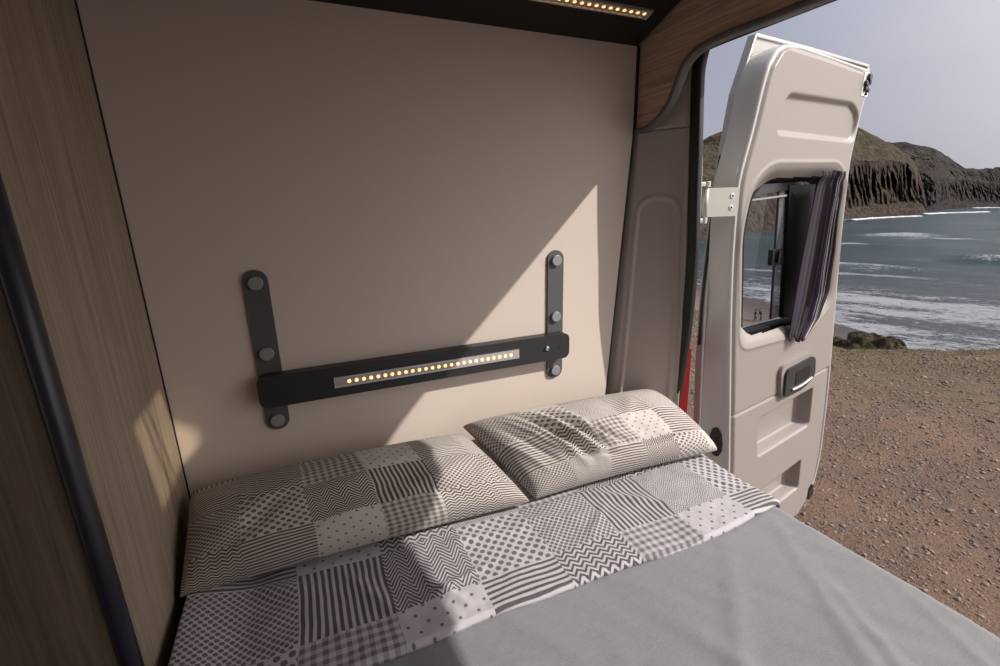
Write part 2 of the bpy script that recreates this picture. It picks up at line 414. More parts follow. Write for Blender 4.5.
# lines of surf against the foot of the cliffs are built as their own strip
c = k.mix(m('MULTIPLY', fm, .85), c, (.66, .65, .70)); k.base(c)
rg = m('ADD', .22, m('MULTIPLY', fm, .6)); k.l(rg, k.b.inputs['Roughness']); k.set(Specular_IOR_Level=.5, IOR=1.33)
k.bump(m('ADD', w1, m('ADD', w2, m('MULTIPLY', w4, .6))), 1., 1.6); M['sea'] = k.m
k = NT('surf_foam'); k.base(k.ramp(k.noise(k.geo(), .4, 5, .7), [(.35, (.30, .32, .34)), (.6, (.75, .75, .77))])); k.set(Roughness=.9); M['foam'] = k.m

# ------------------------------------------------------------------ the van's room
SIDE = 'beige laminate side wall of the van behind the pillows'
bm = bmesh.new(); box(bm, (-.30, 0, -1.40), (.835, .012, .40)); 
# the panel's rear edge leans with the body
for v in bm.verts:
    if v.co.x > .5: v.co.x = .8331+.0735*(v.co.z+.546)
wl = bm_obj('wall_left', bm, M['wall']); single(wl, SIDE, 'wall', kind='structure')
bm = bmesh.new(); box(bm, (-.2845, -.003, -1.2), (-.2815, .0, .42)); 
t = bm_obj('trim_1', bm, M['seam']); single(t, 'thin black joint where the wooden wardrobe side meets the beige wall', 'trim', kind='structure')
bm = bmesh.new(); box(bm, (0, .001, -1.2), (.004, .013, .40))
for v in bm.verts: v.co.x += .8335+.0735*(v.co.z+.546)
t = bm_obj('trim_2', bm, M['seam']); single(t, 'narrow dark joint along the rear edge of the beige side wall', 'trim', kind='structure')
bm = bmesh.new(); box(bm, (-1.6, -1.88, -1.43), (1.06, .05, -1.40)); single(bm_obj('floor', bm, M['blackmatt']), 'dark van floor under the bed, at the side of the wardrobe', 'floor', kind='structure')
bm = bmesh.new(); box(bm, (-1.6, -1.90, .60), (.66, .05, .63)); box(bm, (.88, -1.90, .60), (.894, .05, .63)); box(bm, (.66, -1.90, .60), (.88, -1.10, .63)); box(bm, (.66, -.79, .60), (.88, .05, .63)); single(bm_obj('ceiling', bm, M['wall']), 'van roof lining above the black locker', 'ceiling', kind='structure')  # gap left in the roof for the added sun opening
bm = bmesh.new(); box(bm, (-1.6, -1.90, -1.43), (.90, -1.87, .60)); single(bm_obj('wall_right', bm, M['wall']), 'opposite beige side wall of the van', 'wall', kind='structure')
bm = bmesh.new(); box(bm, (-1.6, .05, -1.45), (1.0, .09, .66)); single(bm_obj('trim_3', bm, M['body']), 'outer steel skin of the van side behind the wall panel', 'body panel', kind='structure')

rv = thing('added_patch_opening', 'added unseen roof opening that throws a light patch on the wardrobe side', 'light helper', (.76, -.915, .60))  # unseen opening, added only to throw the soft light patch on the wardrobe
bm = bmesh.new(); box(bm, (.655, -1.105, .631), (.885, -.785, .636)); part(bm_obj('patch_tint', bm, M['tint']), rv)
bm = bmesh.new()
for q_ in ([(.655, -.785), (.885, -.785), (.885, -.90), (.83, -.862), (.745, -.835)], [(.655, -.965), (.87, -1.095), (.70, -1.105), (.655, -1.105)]):  # outlines cut to shape that light patch
    prism(bm, q_, lambda a, b: (a, b, .624), lambda a, b: (a, b, .630))
part(bm_obj('patch_mask', bm, M['blackmatt']), rv)
for (y_, d_) in ((-.885, .09), (-.915, .10)):  # bars added to streak the light patch
    bm = bmesh.new(); prism(bm, [(.66, y_), (.66, y_-.007), (.88, y_-.007-d_), (.88, y_-d_)], lambda a, b: (a, b, .612), lambda a, b: (a, b, .618)); part(bm_obj('patch_mask_bar', bm, M['blackmatt']), rv)
# wardrobe on the left
wd = thing('wardrobe', 'tall grey-brown wood-grain wardrobe filling the left of the picture beside the pillows', 'wardrobe', (-.6, -.22, -1.40))
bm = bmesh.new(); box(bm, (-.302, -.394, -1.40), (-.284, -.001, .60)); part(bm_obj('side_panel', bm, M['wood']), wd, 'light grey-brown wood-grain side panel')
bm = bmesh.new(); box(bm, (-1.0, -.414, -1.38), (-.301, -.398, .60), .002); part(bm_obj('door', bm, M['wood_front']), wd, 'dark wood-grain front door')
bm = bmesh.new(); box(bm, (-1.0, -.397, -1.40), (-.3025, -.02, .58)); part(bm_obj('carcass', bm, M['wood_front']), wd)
prof = [(-.0175*math.cos(a)-.3, -.416-.026*math.sin(a)) for a in [math.pi*i/10 for i in range(-5, 16)]]
bm = bmesh.new(); prism(bm, [(-.300, -.396), (-.2822, -.396), (-.2812, -.406), (-.2835, -.414), (-.289, -.419), (-.296, -.420), (-.300, -.418)], lambda a, b: (a, b, -1.395), lambda a, b: (a, b, .595))
bev_all(bm, .004, 2, 25); part(bm_obj('corner_trim', bm, M['trimblack'], True), wd, 'rounded blue-black corner trim')

# black underside of the overhead locker (tilted), with its light strip
def lk(x, y, z=0): return (x, y, .393-.36*y+z)
ol = thing('overhead_locker', 'matt black overhead locker underside meeting the beige wall and oak valance', 'locker', (.3, -.2, .39))
bm = bmesh.new()
prism(bm, [(-.001, .002), (-.44, .002), (-.44, .014), (0, .014)], lambda a, b: lk(-.282, a, b-.002), lambda a, b: lk(.885, a, b-.002))
part(bm_obj('underside', bm, M['black']), ol)
bm = bmesh.new(); box(bm, (-.30, -.64, .62-.02), (.893, -.0, .64-.045)); 
bm.free()
bm = bmesh.new(); prism(bm, [(-.441, .012), (-.441, -.012), (-.456, -.012), (-.456, .012)], lambda a, b: lk(-.282, a, b), lambda a, b: lk(.885, a, b)); part(bm_obj('front_lip', bm, M['black']), ol)
sl = thing('light_strip', 'aluminium light strip with warm lit diodes set into the black overhead locker', 'light', lk(.5, -.1))
bm = bmesh.new(); prism(bm, [(-.090, -.001), (-.090, -.006), (-.093, -.006), (-.093, -.003), (-.111, -.003), (-.111, -.006), (-.114, -.006), (-.114, -.001)], lambda a, b: lk(.36, a, b), lambda a, b: lk(.835, a, b))
fr_ = part(bm_obj('frame', bm, M['alu']), sl)
bm = bmesh.new(); box(bm, (.832, -.1145, 0), (.8365, -.0895, .005))
for v in bm.verts: v.co.z = lk(0, v.co.y)[2]-.0065+v.co.z
part(bm_obj('end_cap', bm, M['alu']), sl)
bm = bmesh.new(); prism(bm, [(-.0935, -.0012), (-.0935, -.0036), (-.1105, -.0036), (-.1105, -.0012)], lambda a, b: lk(.361, a, b), lambda a, b: lk(.832, a, b))
df_ = part(bm_obj('diffuser', bm, M['diff']), sl)
led0 = None
def led_mesh():
    bm = bmesh.new(); bmesh.ops.create_uvsphere(bm, u_segments=10, v_segments=6, radius=.0046); me = bpy.data.meshes.new('led'); bm.to_mesh(me); bm.free(); me.materials.append(M['led']); return me
LM = led_mesh()
def put_led(root, pos, sc=(1, 1, 1)):
    o = bpy.data.objects.new('led', LM); C.objects.link(o); o.parent = root; o.location = Vector(pos)-ORG[root.name]; o.scale = sc
    return o
for i in range(24): put_led(df_, lk(.820-i*.0192, -.102, -.0040), (1, 1, .5))

# oak valance over the rear opening
curve = [(.012, .187), (-.020, .187), (-.050, .191), (-.093, .211), (-.123, .240), (-.143, .279), (-.162, .311), (-.196, .331), (-.235, .338), (-.286, .340), (-.375, .338), (-.467, .338), (-.7, .340)]
left = [(p.x, p.y) for p in smooth_path([(a, b, 0) for a, b in curve], 6)]
full = left+[(-1.87-a, b) for a, b in left[::-1]]
va = thing('valance', 'oak-grained wooden valance with curved lower edge above the open rear doorway', 'valance', (.9, -.93, .19))
bm = bmesh.new(); prism(bm, full+[(-1.87, .6), (0, .6)], lambda a, b: (.895, a, b), lambda a, b: (.909, a, b)); part(bm_obj('board', bm, M['wood_valance']), va)
V, F = sweep([(.901, a, b) for a, b in full], rrect(-.011, .011, -.0065, .0065, .004, 3), up=(1, 0, 0))
# profile: a across the board's thickness is 'up' (x), b along the edge normal
V, F = sweep([(.902, a, b) for a, b in full], [(y_, x_) for x_, y_ in rrect(-.012, .012, -.0070, .0070, .004, 3)], up=(1, 0, 0))
part(mesh_obj('edge_trim', V, F, M['greytrim']), va, 'grey plastic edge trim')
bm = bmesh.new(); box(bm, (.886, -.0035, .18), (.8945, .0, .395)); part(bm_obj('joint_strip', bm, M['seam']), va)

# rear corner pillar lining --------------------------------------------------
def pil(s, z):
    """s 0..1 from the wall's rear edge to the door seal"""
    a = Vector((.838+.0735*(z+.546), .001, z)); b = Vector((.985-.0727*z+.004, -.118+.03*max(0, -z-.35)*2.2, z))
    return a.lerp(b, s), (b-a)
def rr_sdf(x, y, cx, cy, hx, hy, r):
    qx = np.abs(x-cx)-hx+r; qy = np.abs(y-cy)-hy+r
    return np.hypot(np.maximum(qx, 0), np.maximum(qy, 0))+np.minimum(np.maximum(qx, qy), 0)-r
def sstep(a, b, x): t = np.clip((x-a)/(b-a), 0, 1); return t*t*(3-2*t)
def pillar(name, z0, z1, nz, label, recess):
    nu = 60; V = []
    for j in range(nz):
        z = z0+(z1-z0)*j/(nz-1)
        for i in range(nu):
            s = i/(nu-1); p, d = pil(s, z); w = d.length; n = Vector((-d.y, d.x, 0)).normalized()*-1   # towards the camera
            if n.dot(Vector((-1, -1, 0))) < 0: n = -n
            h = 0.
            # small roll at the wall joint and lift at the seal
            h += .010*float(sstep(.12, .0, s))*-1+.006*float(sstep(.92, 1., s))
            if recess:
                sd = float(rr_sdf(s*w, z, .53*w, -.62, .335*w, .62+.012, .045))
                h += .0045*math.exp(-(sd/.0048)**2)-.004*float(sstep(.004, -.006, sd))
            V.append(p+n*h)
    o = mesh_obj(name, V, grid_faces(nu, nz), M['pillar']); mod_solid(o, .006, 0); return single(o, label, 'pillar trim', kind='structure')
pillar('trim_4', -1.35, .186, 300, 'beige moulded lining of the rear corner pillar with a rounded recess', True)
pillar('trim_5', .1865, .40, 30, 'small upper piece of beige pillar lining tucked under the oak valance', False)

# door seal -------------------------------------------------------------------
def gx(z): return .985-.0727*z
gl = [(-.035, -1.1), (-.060, -.75), (-.092, -.58), (-.120, -.40), (-.133, -.27), (-.141, -.13), (-.139, 0), (-.139, .13), (-.137, .247), (-.140, .32), (-.165, .375), (-.23, .41), (-.40, .425), (-.95, .43)]
gp = smooth_path([(gx(z)+.004, y, z) for y, z in gl], 6); gp = gp+[Vector((p.x, -1.87-p.y, p.z)) for p in gp[::-1]][1:]
V, F = sweep(gp, rrect(-.016, .016, -.010, .010, .006, 4), up=(1, 0, 0))
# widen: the seal has a soft inner bead and an outer lip
g_ = mesh_obj('trim_6', V, F, M['gasket']); single(g_, 'thick black rubber seal round the rear door opening', 'door seal', kind='structure')
# outer body edge beside the seal, and the roof header that stands proud of it
V = []
nz = 60
for j in range(nz):
    z = -1.35+1.75*j/(nz-1)
    yb = float(np.interp(z, [-1.3, -.6, -.38, -.13, .1, .23, .4], [.02, .0, -.100, -.116, -.116, -.108, -.10]))
    for (dx, dy) in ((.012, .02), (.020, -.004), (.032, -.006), (.046, -.004), (.055, .006), (.058, .05), (.05, .18)):
        V.append((gx(z)+dx, yb+dy, z))
o = mesh_obj('trim_8', V, grid_faces(7, nz), M['body']); mod_solid(o, .004); single(o, 'pale painted body edge just outside the black door seal', 'body panel', kind='structure')
hd = [(.05, 1.14, .402), (-.02, 1.133, .408), (-.25, 1.133, .409), (-.5, 1.135, .409), (-.75, 1.138, .408), (-.88, 1.175, .392), (-1.0, 1.20, .375), (-1.15, 1.225, .352), (-1.5, 1.24, .345), (-1.9, 1.2, .36)]
V = []; 
hs = smooth_path([(x, y, z) for y, x, z in hd], 4)
for p in hs:
    for q in ((.925, .445), (.99, .432), (p.x-.03, p.z+.012), (p.x, p.z), (p.x+.004, p.z+.03), (1.05, .66), (.905, .66), (.925, .60)):
        V.append((q[0], p.y, q[1]))
m_ = 8; F = [(i*m_+j, i*m_+(j+1) % m_, (i+1)*m_+(j+1) % m_, (i+1)*m_+j) for i in range(len(hs)-1) for j in range(m_)]+[tuple(range(m_)), tuple((len(hs)-1)*m_+j for j in range(m_))[::-1]]
single(mesh_obj('trim_9', V, F, M['blackmatt'], False), 'dark header above the rear door opening behind the oak valance', 'door header', kind='structure')
bm = bmesh.new(); box(bm, (.975, -.138, .235), (.992, -.118, .335), .004)
single(bm_obj('trim_10', bm, M['blackmatt']), 'short dark rubber flap hanging at the top corner of the door opening', 'seal flap', kind='structure')

# tail lamp
tl = thing('tail_lamp', 'narrow red tail lamp seen past the black door seal above the pillow corner', 'lamp', (1.1, -.07, -.75))
bm = bmesh.new(); prism(bm, [(-.062, -.45), (-.054, -.415), (.0, -.415), (.06, -.44), (.06, -.98), (-.04, -.98), (-.046, -.8), (-.055, -.6)], lambda a, b: (gx(b)+.060, a, b), lambda a, b: (gx(b)+.094, a-.0, b)); bev_all(bm, .006, 3, 30)
part(bm_obj('lens', bm, M['red'], False), tl, 'red lens')
bm = bmesh.new(); prism(bm, [(-.045, -.46), (.0, -.43), (.05, -.45), (.05, -.96), (-.035, -.96)], lambda a, b: (gx(b)+.050, a, b), lambda a, b: (gx(b)+.068, a, b)); part(bm_obj('housing', bm, M['blackmatt']), tl)

# ------------------------------------------------------------------ headboard rail
hb = thing('headboard_rail', 'black wall rail with a lit strip, fixed across two charcoal buttoned straps', 'wall rail', (.28, -.006, -.49))
for cx, w in ((-.085, .0245), (.645, .0245)):
    bm = bmesh.new(); prism(bm, rrect(cx-w, cx+w, -.486, -.120, w*.98, 8), lambda a, b: (a, -.0055, b), lambda a, b: (a, -.0003, b)); bev_all(bm, .0015, 2, 50)
    st_ = part(bm_obj('strap', bm, M['strap']), hb)
    for z in (-.147, -.303, -.462):
        bm = bmesh.new(); cyl(bm, (cx, -.005, z), (cx, -.0135, z), .0145, 28); bev_all(bm, .0015, 2, 50); part(bm_obj('button', bm, M['button'], False), st_, 'grey round button cap')
bm = bmesh.new(); prism(bm, rrect(-.113, .675, -.420, -.348, .018, 8), lambda a, b: (a, -.034, b), lambda a, b: (a, -.006, b)); bev_all(bm, .003, 3, 50)
bar = part(bm_obj('bar', bm, M['bar']), hb)
bm = bmesh.new(); 
prism(bm, [(.044, -.3975), (.516, -.3975), (.516, -.3725), (.044, -.3725)], lambda a, b: (a, -.0375, b), lambda a, b: (a, -.030, b)); bev_all(bm, .001, 2)
ch = part(bm_obj('light_channel', bm, M['alu']), bar, 'bright aluminium channel')
bm = bmesh.new(); prism(bm, [(.048, -.3935), (.512, -.3935), (.512, -.3765), (.048, -.3765)], lambda a, b: (a, -.0383, b), lambda a, b: (a, -.034, b)); 
dc = part(bm_obj('diffuser', bm, M['diff']), hb)
for i in range(26): put_led(dc, (.077+i*.01655, -.0385, -.385), (1.0, .4, 1.0))
bm = bmesh.new(); cyl(bm, (.602, -.033, -.383), (.602, -.0400, -.383), .0075, 20, .0055); bev_all(bm, .001, 2, 40); part(bm_obj('touch_switch', bm, M['chrome'], True), hb, 'small chrome switch')
for cx in (-.085, .645):
    bm = bmesh.new(); cyl(bm, (cx, -.033, -.384), (cx, -.0347, -.384), .0055, 16); part(bm_obj('screw_cap', bm, M['bar']), hb)

# ------------------------------------------------------------------ bed
ZB = -.72
bp = thing('bed_platform', 'bed platform of the van standing under the mattress', 'bed base', (.35, -.95, -1.40))
bm = bmesh.new(); box(bm, (-.27, -1.84, -.93), (.985, -.03, -.90)); part(bm_obj('slatted_base', bm, M['wood']), bp)
for x in (-.25, .35, .95):
    bm = bmesh.new(); box(bm, (x-.015, -1.82, -1.40), (x+.015, -.05, -.93)); part(bm_obj('support', bm, M['wood']), bp)
bm = bmesh.new(); box(bm, (-.268, -1.84, -.90), (.99, -.02, -.742), .03, 4); single(bm_obj('mattress', bm, M['mattress'], True), 'pale mattress hidden beneath the grey blanket', 'mattress')

def fb(x, y, z, s, o=0): return noise.noise(Vector((x*s+o, y*s+o*1.3, z*s)))
def crease(x, y, segs):
    h = 0.
    for (x0, y0, x1, y1, w, a) in segs:
        dx, dy = x1-x0, y1-y0; L = dx*dx+dy*dy; t = max(0, min(1, ((x-x0)*dx+(y-y0)*dy)/L))
        wx, wy = x0+t*dx, y0+t*dy; d = math.hypot(x-wx, y-wy); f = math.sin(math.pi*min(1, max(0, t*.9+.05)))
        h += a*f*math.exp(-(d/w)**2)
    return h
def over_edge(x, edge, z, R=.028):
    """cloth running along +x that bends down over an edge"""
    if x <= edge-R: return x, z, 0.
    a = (x-(edge-R))/R
    if a < math.pi/2: return edge-R+R*math.sin(a), z-R*(1-math.cos(a)), a
    return edge, z-R-(x-(edge-R)-R*math.pi/2), math.pi/2
BC = [(.95, -.50, .55, -1.15, .018, .006), (.80, -.50, .35, -.95, .02, .005), (.55, -.62, .62, -.95, .022, .006), (.60, -.72, .95, -.85, .02, .004), (.42, -.60, .30, -.95, .02, .005),
      (.30, -.55, .55, -.75, .015, .004), (.70, -.60, .88, -.70, .012, .004), (.90, -.62, .72, -1.0, .014, .005), (.25, -.65, .10, -.9, .02, .005), (1.0, -.7, .8, -1.2, .014, .004)]
nu, nv = 260, 300; V = []; x0_, x1_ = -.272, 1.37; y0_, y1_ = -1.83, -.12
for j in range(nv):
    y = y0_+(y1_-y0_)*j/(nv-1)
    for i in range(nu):
        s = x0_+(x1_-x0_)*i/(nu-1)
        edge = 1.022+.006*math.sin(y*5.)+.003*fb(y, 0, 0, 11)
        x, z, a = over_edge(s, edge, ZB-.004)
        h = .6*crease(s, y, BC)+.0035*fb(s*1.0, y*.5, 0, 6, 3)+.0016*fb(s+y*.6, y*.3, 0, 26, 9)+.0006*fb(s, y, 0, 90)
        h += .006*math.exp(-((s-.99)/.05)**2)*fb(y, 1, 0, 9)
        V.append((x+h*math.sin(a), y, z+h*math.cos(a)))
bl = mesh_obj('blanket', V, grid_faces(nu, nv), M['blanket']); mod_solid(bl, .006, -1); single(bl, 'plain grey woven blanket spread over the lower part of the bed', 'blanket')

# folded back duvet top
DC = [(.20, -.26, .42, -.30, .014, .005), (.34, -.25, .60, -.34, .012, .005), (.60, -.24, .80, -.40, .014, .006), (.72, -.25, .95, -.36, .012, .005), (.0, -.25, .10, -.42, .016, .006),
      (.10, -.40, .30, -.36, .01, .005), (-.2, -.22, .0, -.30, .016, .007), (.5, -.40, .62, -.30, .011, .004), (.86, -.26, 1.0, -.40, .012, .005), (.15, -.33, .22, -.45, .010, .005)]
nu, nv = 420, 170; V = []; UV = []; x0_, x1_ = -.262, 1.13
for j in range(nv):
    tv = j/(nv-1)
    for i in range(nu):
        s = x0_+(x1_-x0_)*i/(nu-1)
        yf = -.487+.010*math.sin(s*4.2+.6)+.004*fb(s, 2, 0, 7)+.025*float(sstep(.75, 1.05, s)); yb = -.055
        y = yf+(yb-yf)*tv; L = (y-yf)
        x, z, a = over_edge(s, 1.026, ZB+.010)
        h = crease(s, y, DC)+.006*fb(s, y, 0, 5, 1)+.0025*fb(s, y*1.4, 0, 17, 4)+.0008*fb(s, y, 0, 60)
        # rise against the wardrobe
        h += .035*float(sstep(-.15, -.27, s))
        # rolled front hem
        r = .007
        if L < r: h -= (r-math.sqrt(max(0, r*r-(r-L)**2)))*1.0+.004
        V.append((x+h*math.sin(a), y, z+h*math.cos(a)))
        UV.append((s+.244, y+.565))
du = mesh_obj('duvet', V, grid_faces(nu, nv), M['duvet']); set_uv(du, UV); mod_solid(du, .008, -1)
single(du, 'grey and white patchwork duvet top folded back across the bed before the pillows', 'duvet')

def pillow(name, BLc, BRc, FLc, FRc, thick, mat, label, folds, uvs, seed, droop=0):
    BLc, BRc, FLc, FRc = map(Vector, (BLc, BRc, FLc, FRc))
    nu, nv = 230, 110
    nrm = ((BRc-BLc).cross(FLc-BLc)); nrm = (-nrm if nrm.z < 0 else nrm).normalized()
    U = (BRc-BLc).length; Wd = uvs[1]
    V = []; UV = []
    for side in (1, -1):
        for j in range(nv):
            t = j/(nv-1)
            for i in range(nu):
                s = i/(nu-1)
                # finer spacing towards the edges
                ss = .5-.5*math.cos(math.pi*s); tt = .5-.5*math.cos(math.pi*t)
                # sides bow inwards between the corner ears
                bs = (4*tt*(1-tt)); bt = (4*ss*(1-ss))
                e1 = .008*bs; a = ss+(e1*(1-2*ss))*(1 if True else 0)
                b = tt+.05*bt*(1-2*tt)*.6
                p = (FLc.lerp(FRc, a)).lerp(BLc.lerp(BRc, a), b)
                prof = (max(0, 4*ss*(1-ss)))**.27*(max(0, 4*tt*(1-tt)))**.34
                asym = 1.0+.25*(tt-.5)
                env = min(1, 5*min(ss, 1-ss))*min(1, 4*min(tt, 1-tt))
                if side > 0:
                    h = thick*prof*asym
                    X, Y = ss*U, tt*Wd
                    w = .008*fb(X, Y, 0, 7, seed)+.004*fb(X*.6, Y, 0, 18, seed+3)+.0012*fb(X, Y, 0, 50, seed)
                    for (sa, ta, sb, tb, wd_, am) in folds:
                        w += crease(X, Y, [(sa*U, ta*Wd, sb*U, tb*Wd, wd_, am)])
                    h += w*(.25+.75*env)*(1 if prof > 1e-6 else 0)
                else:
                    h = -thick*.30*prof
                V.append(p+nrm*h)
                et = 1-(max(0, 4*tt*(1-tt)))**.34; es_ = 1-(max(0, 4*ss*(1-ss)))**.27
                UV.append((a*uvs[0]+uvs[2]+(.035*es_ if ss > .5 else -.035*es_), tt*uvs[1]+uvs[3]+(.075*et if tt > .5 else -.075*et)))
    n1 = nu*nv; F = grid_faces(nu, nv)+[tuple(q+n1 for q in f[::-1]) for f in grid_faces(nu, nv)]
    o = mesh_obj(name, V, F, mat); set_uv(o, UV)
    bm = bmesh.new(); bm.from_mesh(o.data); bmesh.ops.remove_doubles(bm, verts=bm.verts, dist=1e-5); bmesh.ops.recalc_face_normals(bm, faces=bm.faces); bm.to_mesh(o.data); bm.free()
    return single(o, label, 'pillow')
pillow('pillow', (-.270, -.034, -.588), (.345, -.034, -.594), (-.274, -.226, -.682), (.440, -.240, -.690), .090, M['pillow_a'],
       'patchwork pillow against the wardrobe, half of it in shade',
       [(.05, .1, .3, .55, .02, -.008), (.0, .5, .2, .3, .02, .008), (.55, .2, .9, .45, .03, .010), (.62, .35, .8, .1, .02, -.010), (.3, .1, .55, .25, .02, .007), (.85, .2, 1., .5, .02, .01), (.02, .8, .2, .6, .015, .01)],
       (.78, .385, .035, .085), 1)
pillow('pillow', (.345, -.048, -.558), (.945, -.060, -.568), (.458, -.238, -.688), (1.030, -.262, -.688), .098, M['pillow_b'],
       'crumpled patchwork pillow in full sun nearest the open rear door',
       [(.10, .98, .27, .08, .011, .015), (.155, .95, .31, .12, .009, -.016), (.21, .96, .36, .10, .010, .015), (.27, .9, .40, .15, .009, -.013), (.33, .85, .44, .2, .010, .012), (.05, .8, .16, .2, .010, -.013), (.08, .9, .20, .3, .007, .010), (.02, .6, .1, .15, .010, .012), (.38, .6, .5, .2, .012, -.010), (.25, .5, .42, .35, .008, .009), (.3, .2, .8, .3, .02, .008), (.55, .12, .95, .2, .012, -.010), (.6, .5, .75, .9, .02, .006), (.2, .25, .45, .12, .01, -.01)],
       (.74, .37, -.0, .075), 5)
# white patterned pillowcase flap behind the right pillow

# ------------------------------------------------------------------ open rear door
X0 = np.array([1.06, -.132, 0.]); DD = np.array([.98324, .1823, 0.]); DN = np.array([.1823, -.98324, 0.])
def dp(u, z, n=0.): return Vector(X0+DD*u+DN*n+np.array([0, 0, z]))
dr = thing('door_1', 'open beige rear door of the van swung outwards in the sunlight', 'van door', dp(.6, -1.40, -.04), kind='structure')
PL = [(-1.40, .35), (-1.376, .33), (-.936, .282), (-.65, .23), (-.364, .178), (-.167, .149), (.044, .135), (.096, .151), (.193, .182), (.30, .205), (.359, .227), (.40, .262), (.418, .31), (.424, .345)]
PR = [(-1.40, .93), (-1.376, .973), (-1.325, 1.046), (-1.25, 1.07), (-1.125, 1.075), (-.865, 1.04), (-.693, 1.006), (-.576, .981), (-.316, .925), (-.119, .885), (.132, .850), (.302, .876), (.36, .893), (.40, .905), (.418, .895), (.424, .87)]
def sm_interp(z, P):
    zs = np.array([p[0] for p in P]); us = np.array([p[1] for p in P])
    return np.interp(z, zs, us)
zz = np.linspace(-1.40, .424, 470)
zz = np.concatenate([zz[zz < .33], np.linspace(.33, .424, 40)])
lu, ru = sm_interp(zz, PL), sm_interp(zz, PR)
def smooth1(a, z, w=9, keep=60):
    k_ = np.ones(w)/w; b = np.convolve(np.pad(a, w//2, mode='edge'), k_, 'valid'); b[-40:] = a[-40:] if False else b[-40:]; return b
lu[:-42] = smooth1(lu, zz, 25)[:-42]; ru[:-42] = smooth1(ru, zz, 25)[:-42]
lu[-42:] = smooth1(lu, zz, 5)[-42:]; ru[-42:] = smooth1(ru, zz, 5)[-42:]
NU = 240
def poly_sdf(x, y, P):
    P = np.array(P); d = np.full(x.shape, 1e9); s = np.ones(x.shape)
    n_ = len(P); j = n_-1
    for i in range(n_):
        e = P[j]-P[i]; wx, wy = x-P[i][0], y-P[i][1]
        t = np.clip((wx*e[0]+wy*e[1])/(e@e), 0, 1); d = np.minimum(d, (wx-e[0]*t)**2+(wy-e[1]*t)**2)
        c1 = y >= P[i][1]; c2 = y < P[j][1]; c3 = e[0]*wy > e[1]*wx
        al = c1 & c2 & c3; an = ~c1 & ~c2 & ~c3; s = np.where(al | an, -s, s); j = i
    return s*np.sqrt(d)
def rnd(P, r, n=5):
    """round the corners of a polygon"""
    out = []; P = [Vector((*p, 0)) for p in P]; N = len(P)
    for i in range(N):
        a, b, c = P[i-1], P[i], P[(i+1) % N]; u = (a-b); v = (c-b); q = min(r, u.length*.45, v.length*.45)
        s, e = b+u.normalized()*q, b+v.normalized()*q
        for k in range(n+1):
            t = k/n; p = s*(1-t)**2+b*2*t*(1-t)+e*t*t; out.append((p.x, p.y))
    return out
WIN = rnd([(.245, -.455), (.180, -.10), (.205, .030), (.29, .085), (.75, .100), (.835, .04), (.865, -.19), (.885, -.39), (.74, -.475)], .05)
HOLE = rnd([(.305, -.445), (.245, -.11), (.262, .01), (.34, .066), (.74, .078), (.79, .02), (.80, -.19), (.80, -.40), (.72, -.455)], .035)
REC = rnd([(.285, .185), (.325, .302), (.785, .318), (.850, .290), (.860, .225), (.835, .190)], .035)
PK1 = rnd([(.42, -.775), (.855, -.760), (.878, -.925), (.86, -.938), (.455, -.940)], .016)
PK2 = rnd([(.50, -1.115), (.858, -1.098), (.878, -1.245), (.53, -1.25)], .016)
uu = np.linspace(0, 1, NU)[None, :]; U_ = lu[:, None]*(1-uu)+ru[:, None]*uu; Z_ = np.repeat(zz[:, None], NU, 1)
H_ = np.zeros(U_.shape)
# edge rounding
ed = np.minimum(np.minimum(U_-lu[:, None], ru[:, None]-U_), .424-Z_); H_ -= .010*(1-sstep(0, .018, ed))**1.5
H_ += .006*np.exp(-((U_-.5)/.4)**2)
sd = poly_sdf(U_, Z_, REC); H_ -= .013*(1-sstep(-.016, .004, sd))
sdw = poly_sdf(U_, Z_, WIN); H_ -= .042*(1-sstep(-.055, .016, sdw))
s1 = poly_sdf(U_, Z_, PK1); H_ -= .052*(1-sstep(-.010, .004, s1))
s2 = poly_sdf(U_, Z_, PK2); H_ -= .052*(1-sstep(-.010, .004, s2))
seam = (Z_+.714-.0226*(U_-.262)); H_ -= .006*np.exp(-(seam/.0035)**2)*(U_ < .985)*(s1 > .005)
vs = U_-(.968+.03*np.clip((-.7-Z_)/.6, 0, 1)); H_ -= .008*np.exp(-(vs/.0035)**2)*(seam < 0)*(Z_ > -1.30)
H_ -= .006*(vs > 0)*(seam < 0)
# the seal rib that frames the window
H_ += .003*np.exp(-((sdw-.022)/.006)**2)
V = [dp(a, b, c) for a, b, c in zip(U_.ravel(), Z_.ravel(), H_.ravel())]
hs_ = poly_sdf(U_, Z_, HOLE)
F = []
for (a, b, c, d_) in grid_faces(NU, len(zz)):
    if max(hs_.flat[a], hs_.flat[b], hs_.flat[c], hs_.flat[d_]) > 0: F.append((a, b, c, d_))
o = mesh_obj('inner_panel', V, F, M['doorpanel']); 
part(o, dr, 'smooth beige plastic inner panel')
# metal door frame: flange wall between outer skin and panel
left_pts = [(lu[i], zz[i]) for i in range(0, len(zz), 6)]; 
ol_ = left_pts+[(lu[-1]+(ru[-1]-lu[-1])*k/12, .424) for k in range(1, 12)]+[(ru[i], zz[i]) for i in range(len(zz)-1, -1, -6)]
def offs(P, d):
    out = []
    n_ = len(P)
    for i in range(n_):
        a = np.array(P[max(i-1, 0)]); b = np.array(P[min(i+1, n_-1)]); t = b-a; t = t/(np.linalg.norm(t)+1e-9); nn_ = np.array([-t[1], t[0]])
        out.append((P[i][0]+nn_[0]*d, P[i][1]+nn_[1]*d))
    return out
def oskin(z): return float(np.interp(z, [-1.42, -.7, -.513, -.307, -.118, .103, .297, .465], [.245, .173, .155, .144, .149, .163, .193, .264]))
rings = []
NP = len(ol_)
o1 = offs(ol_, .0035); o2 = offs(ol_, .009); o3 = offs(ol_, .012)
skL = []
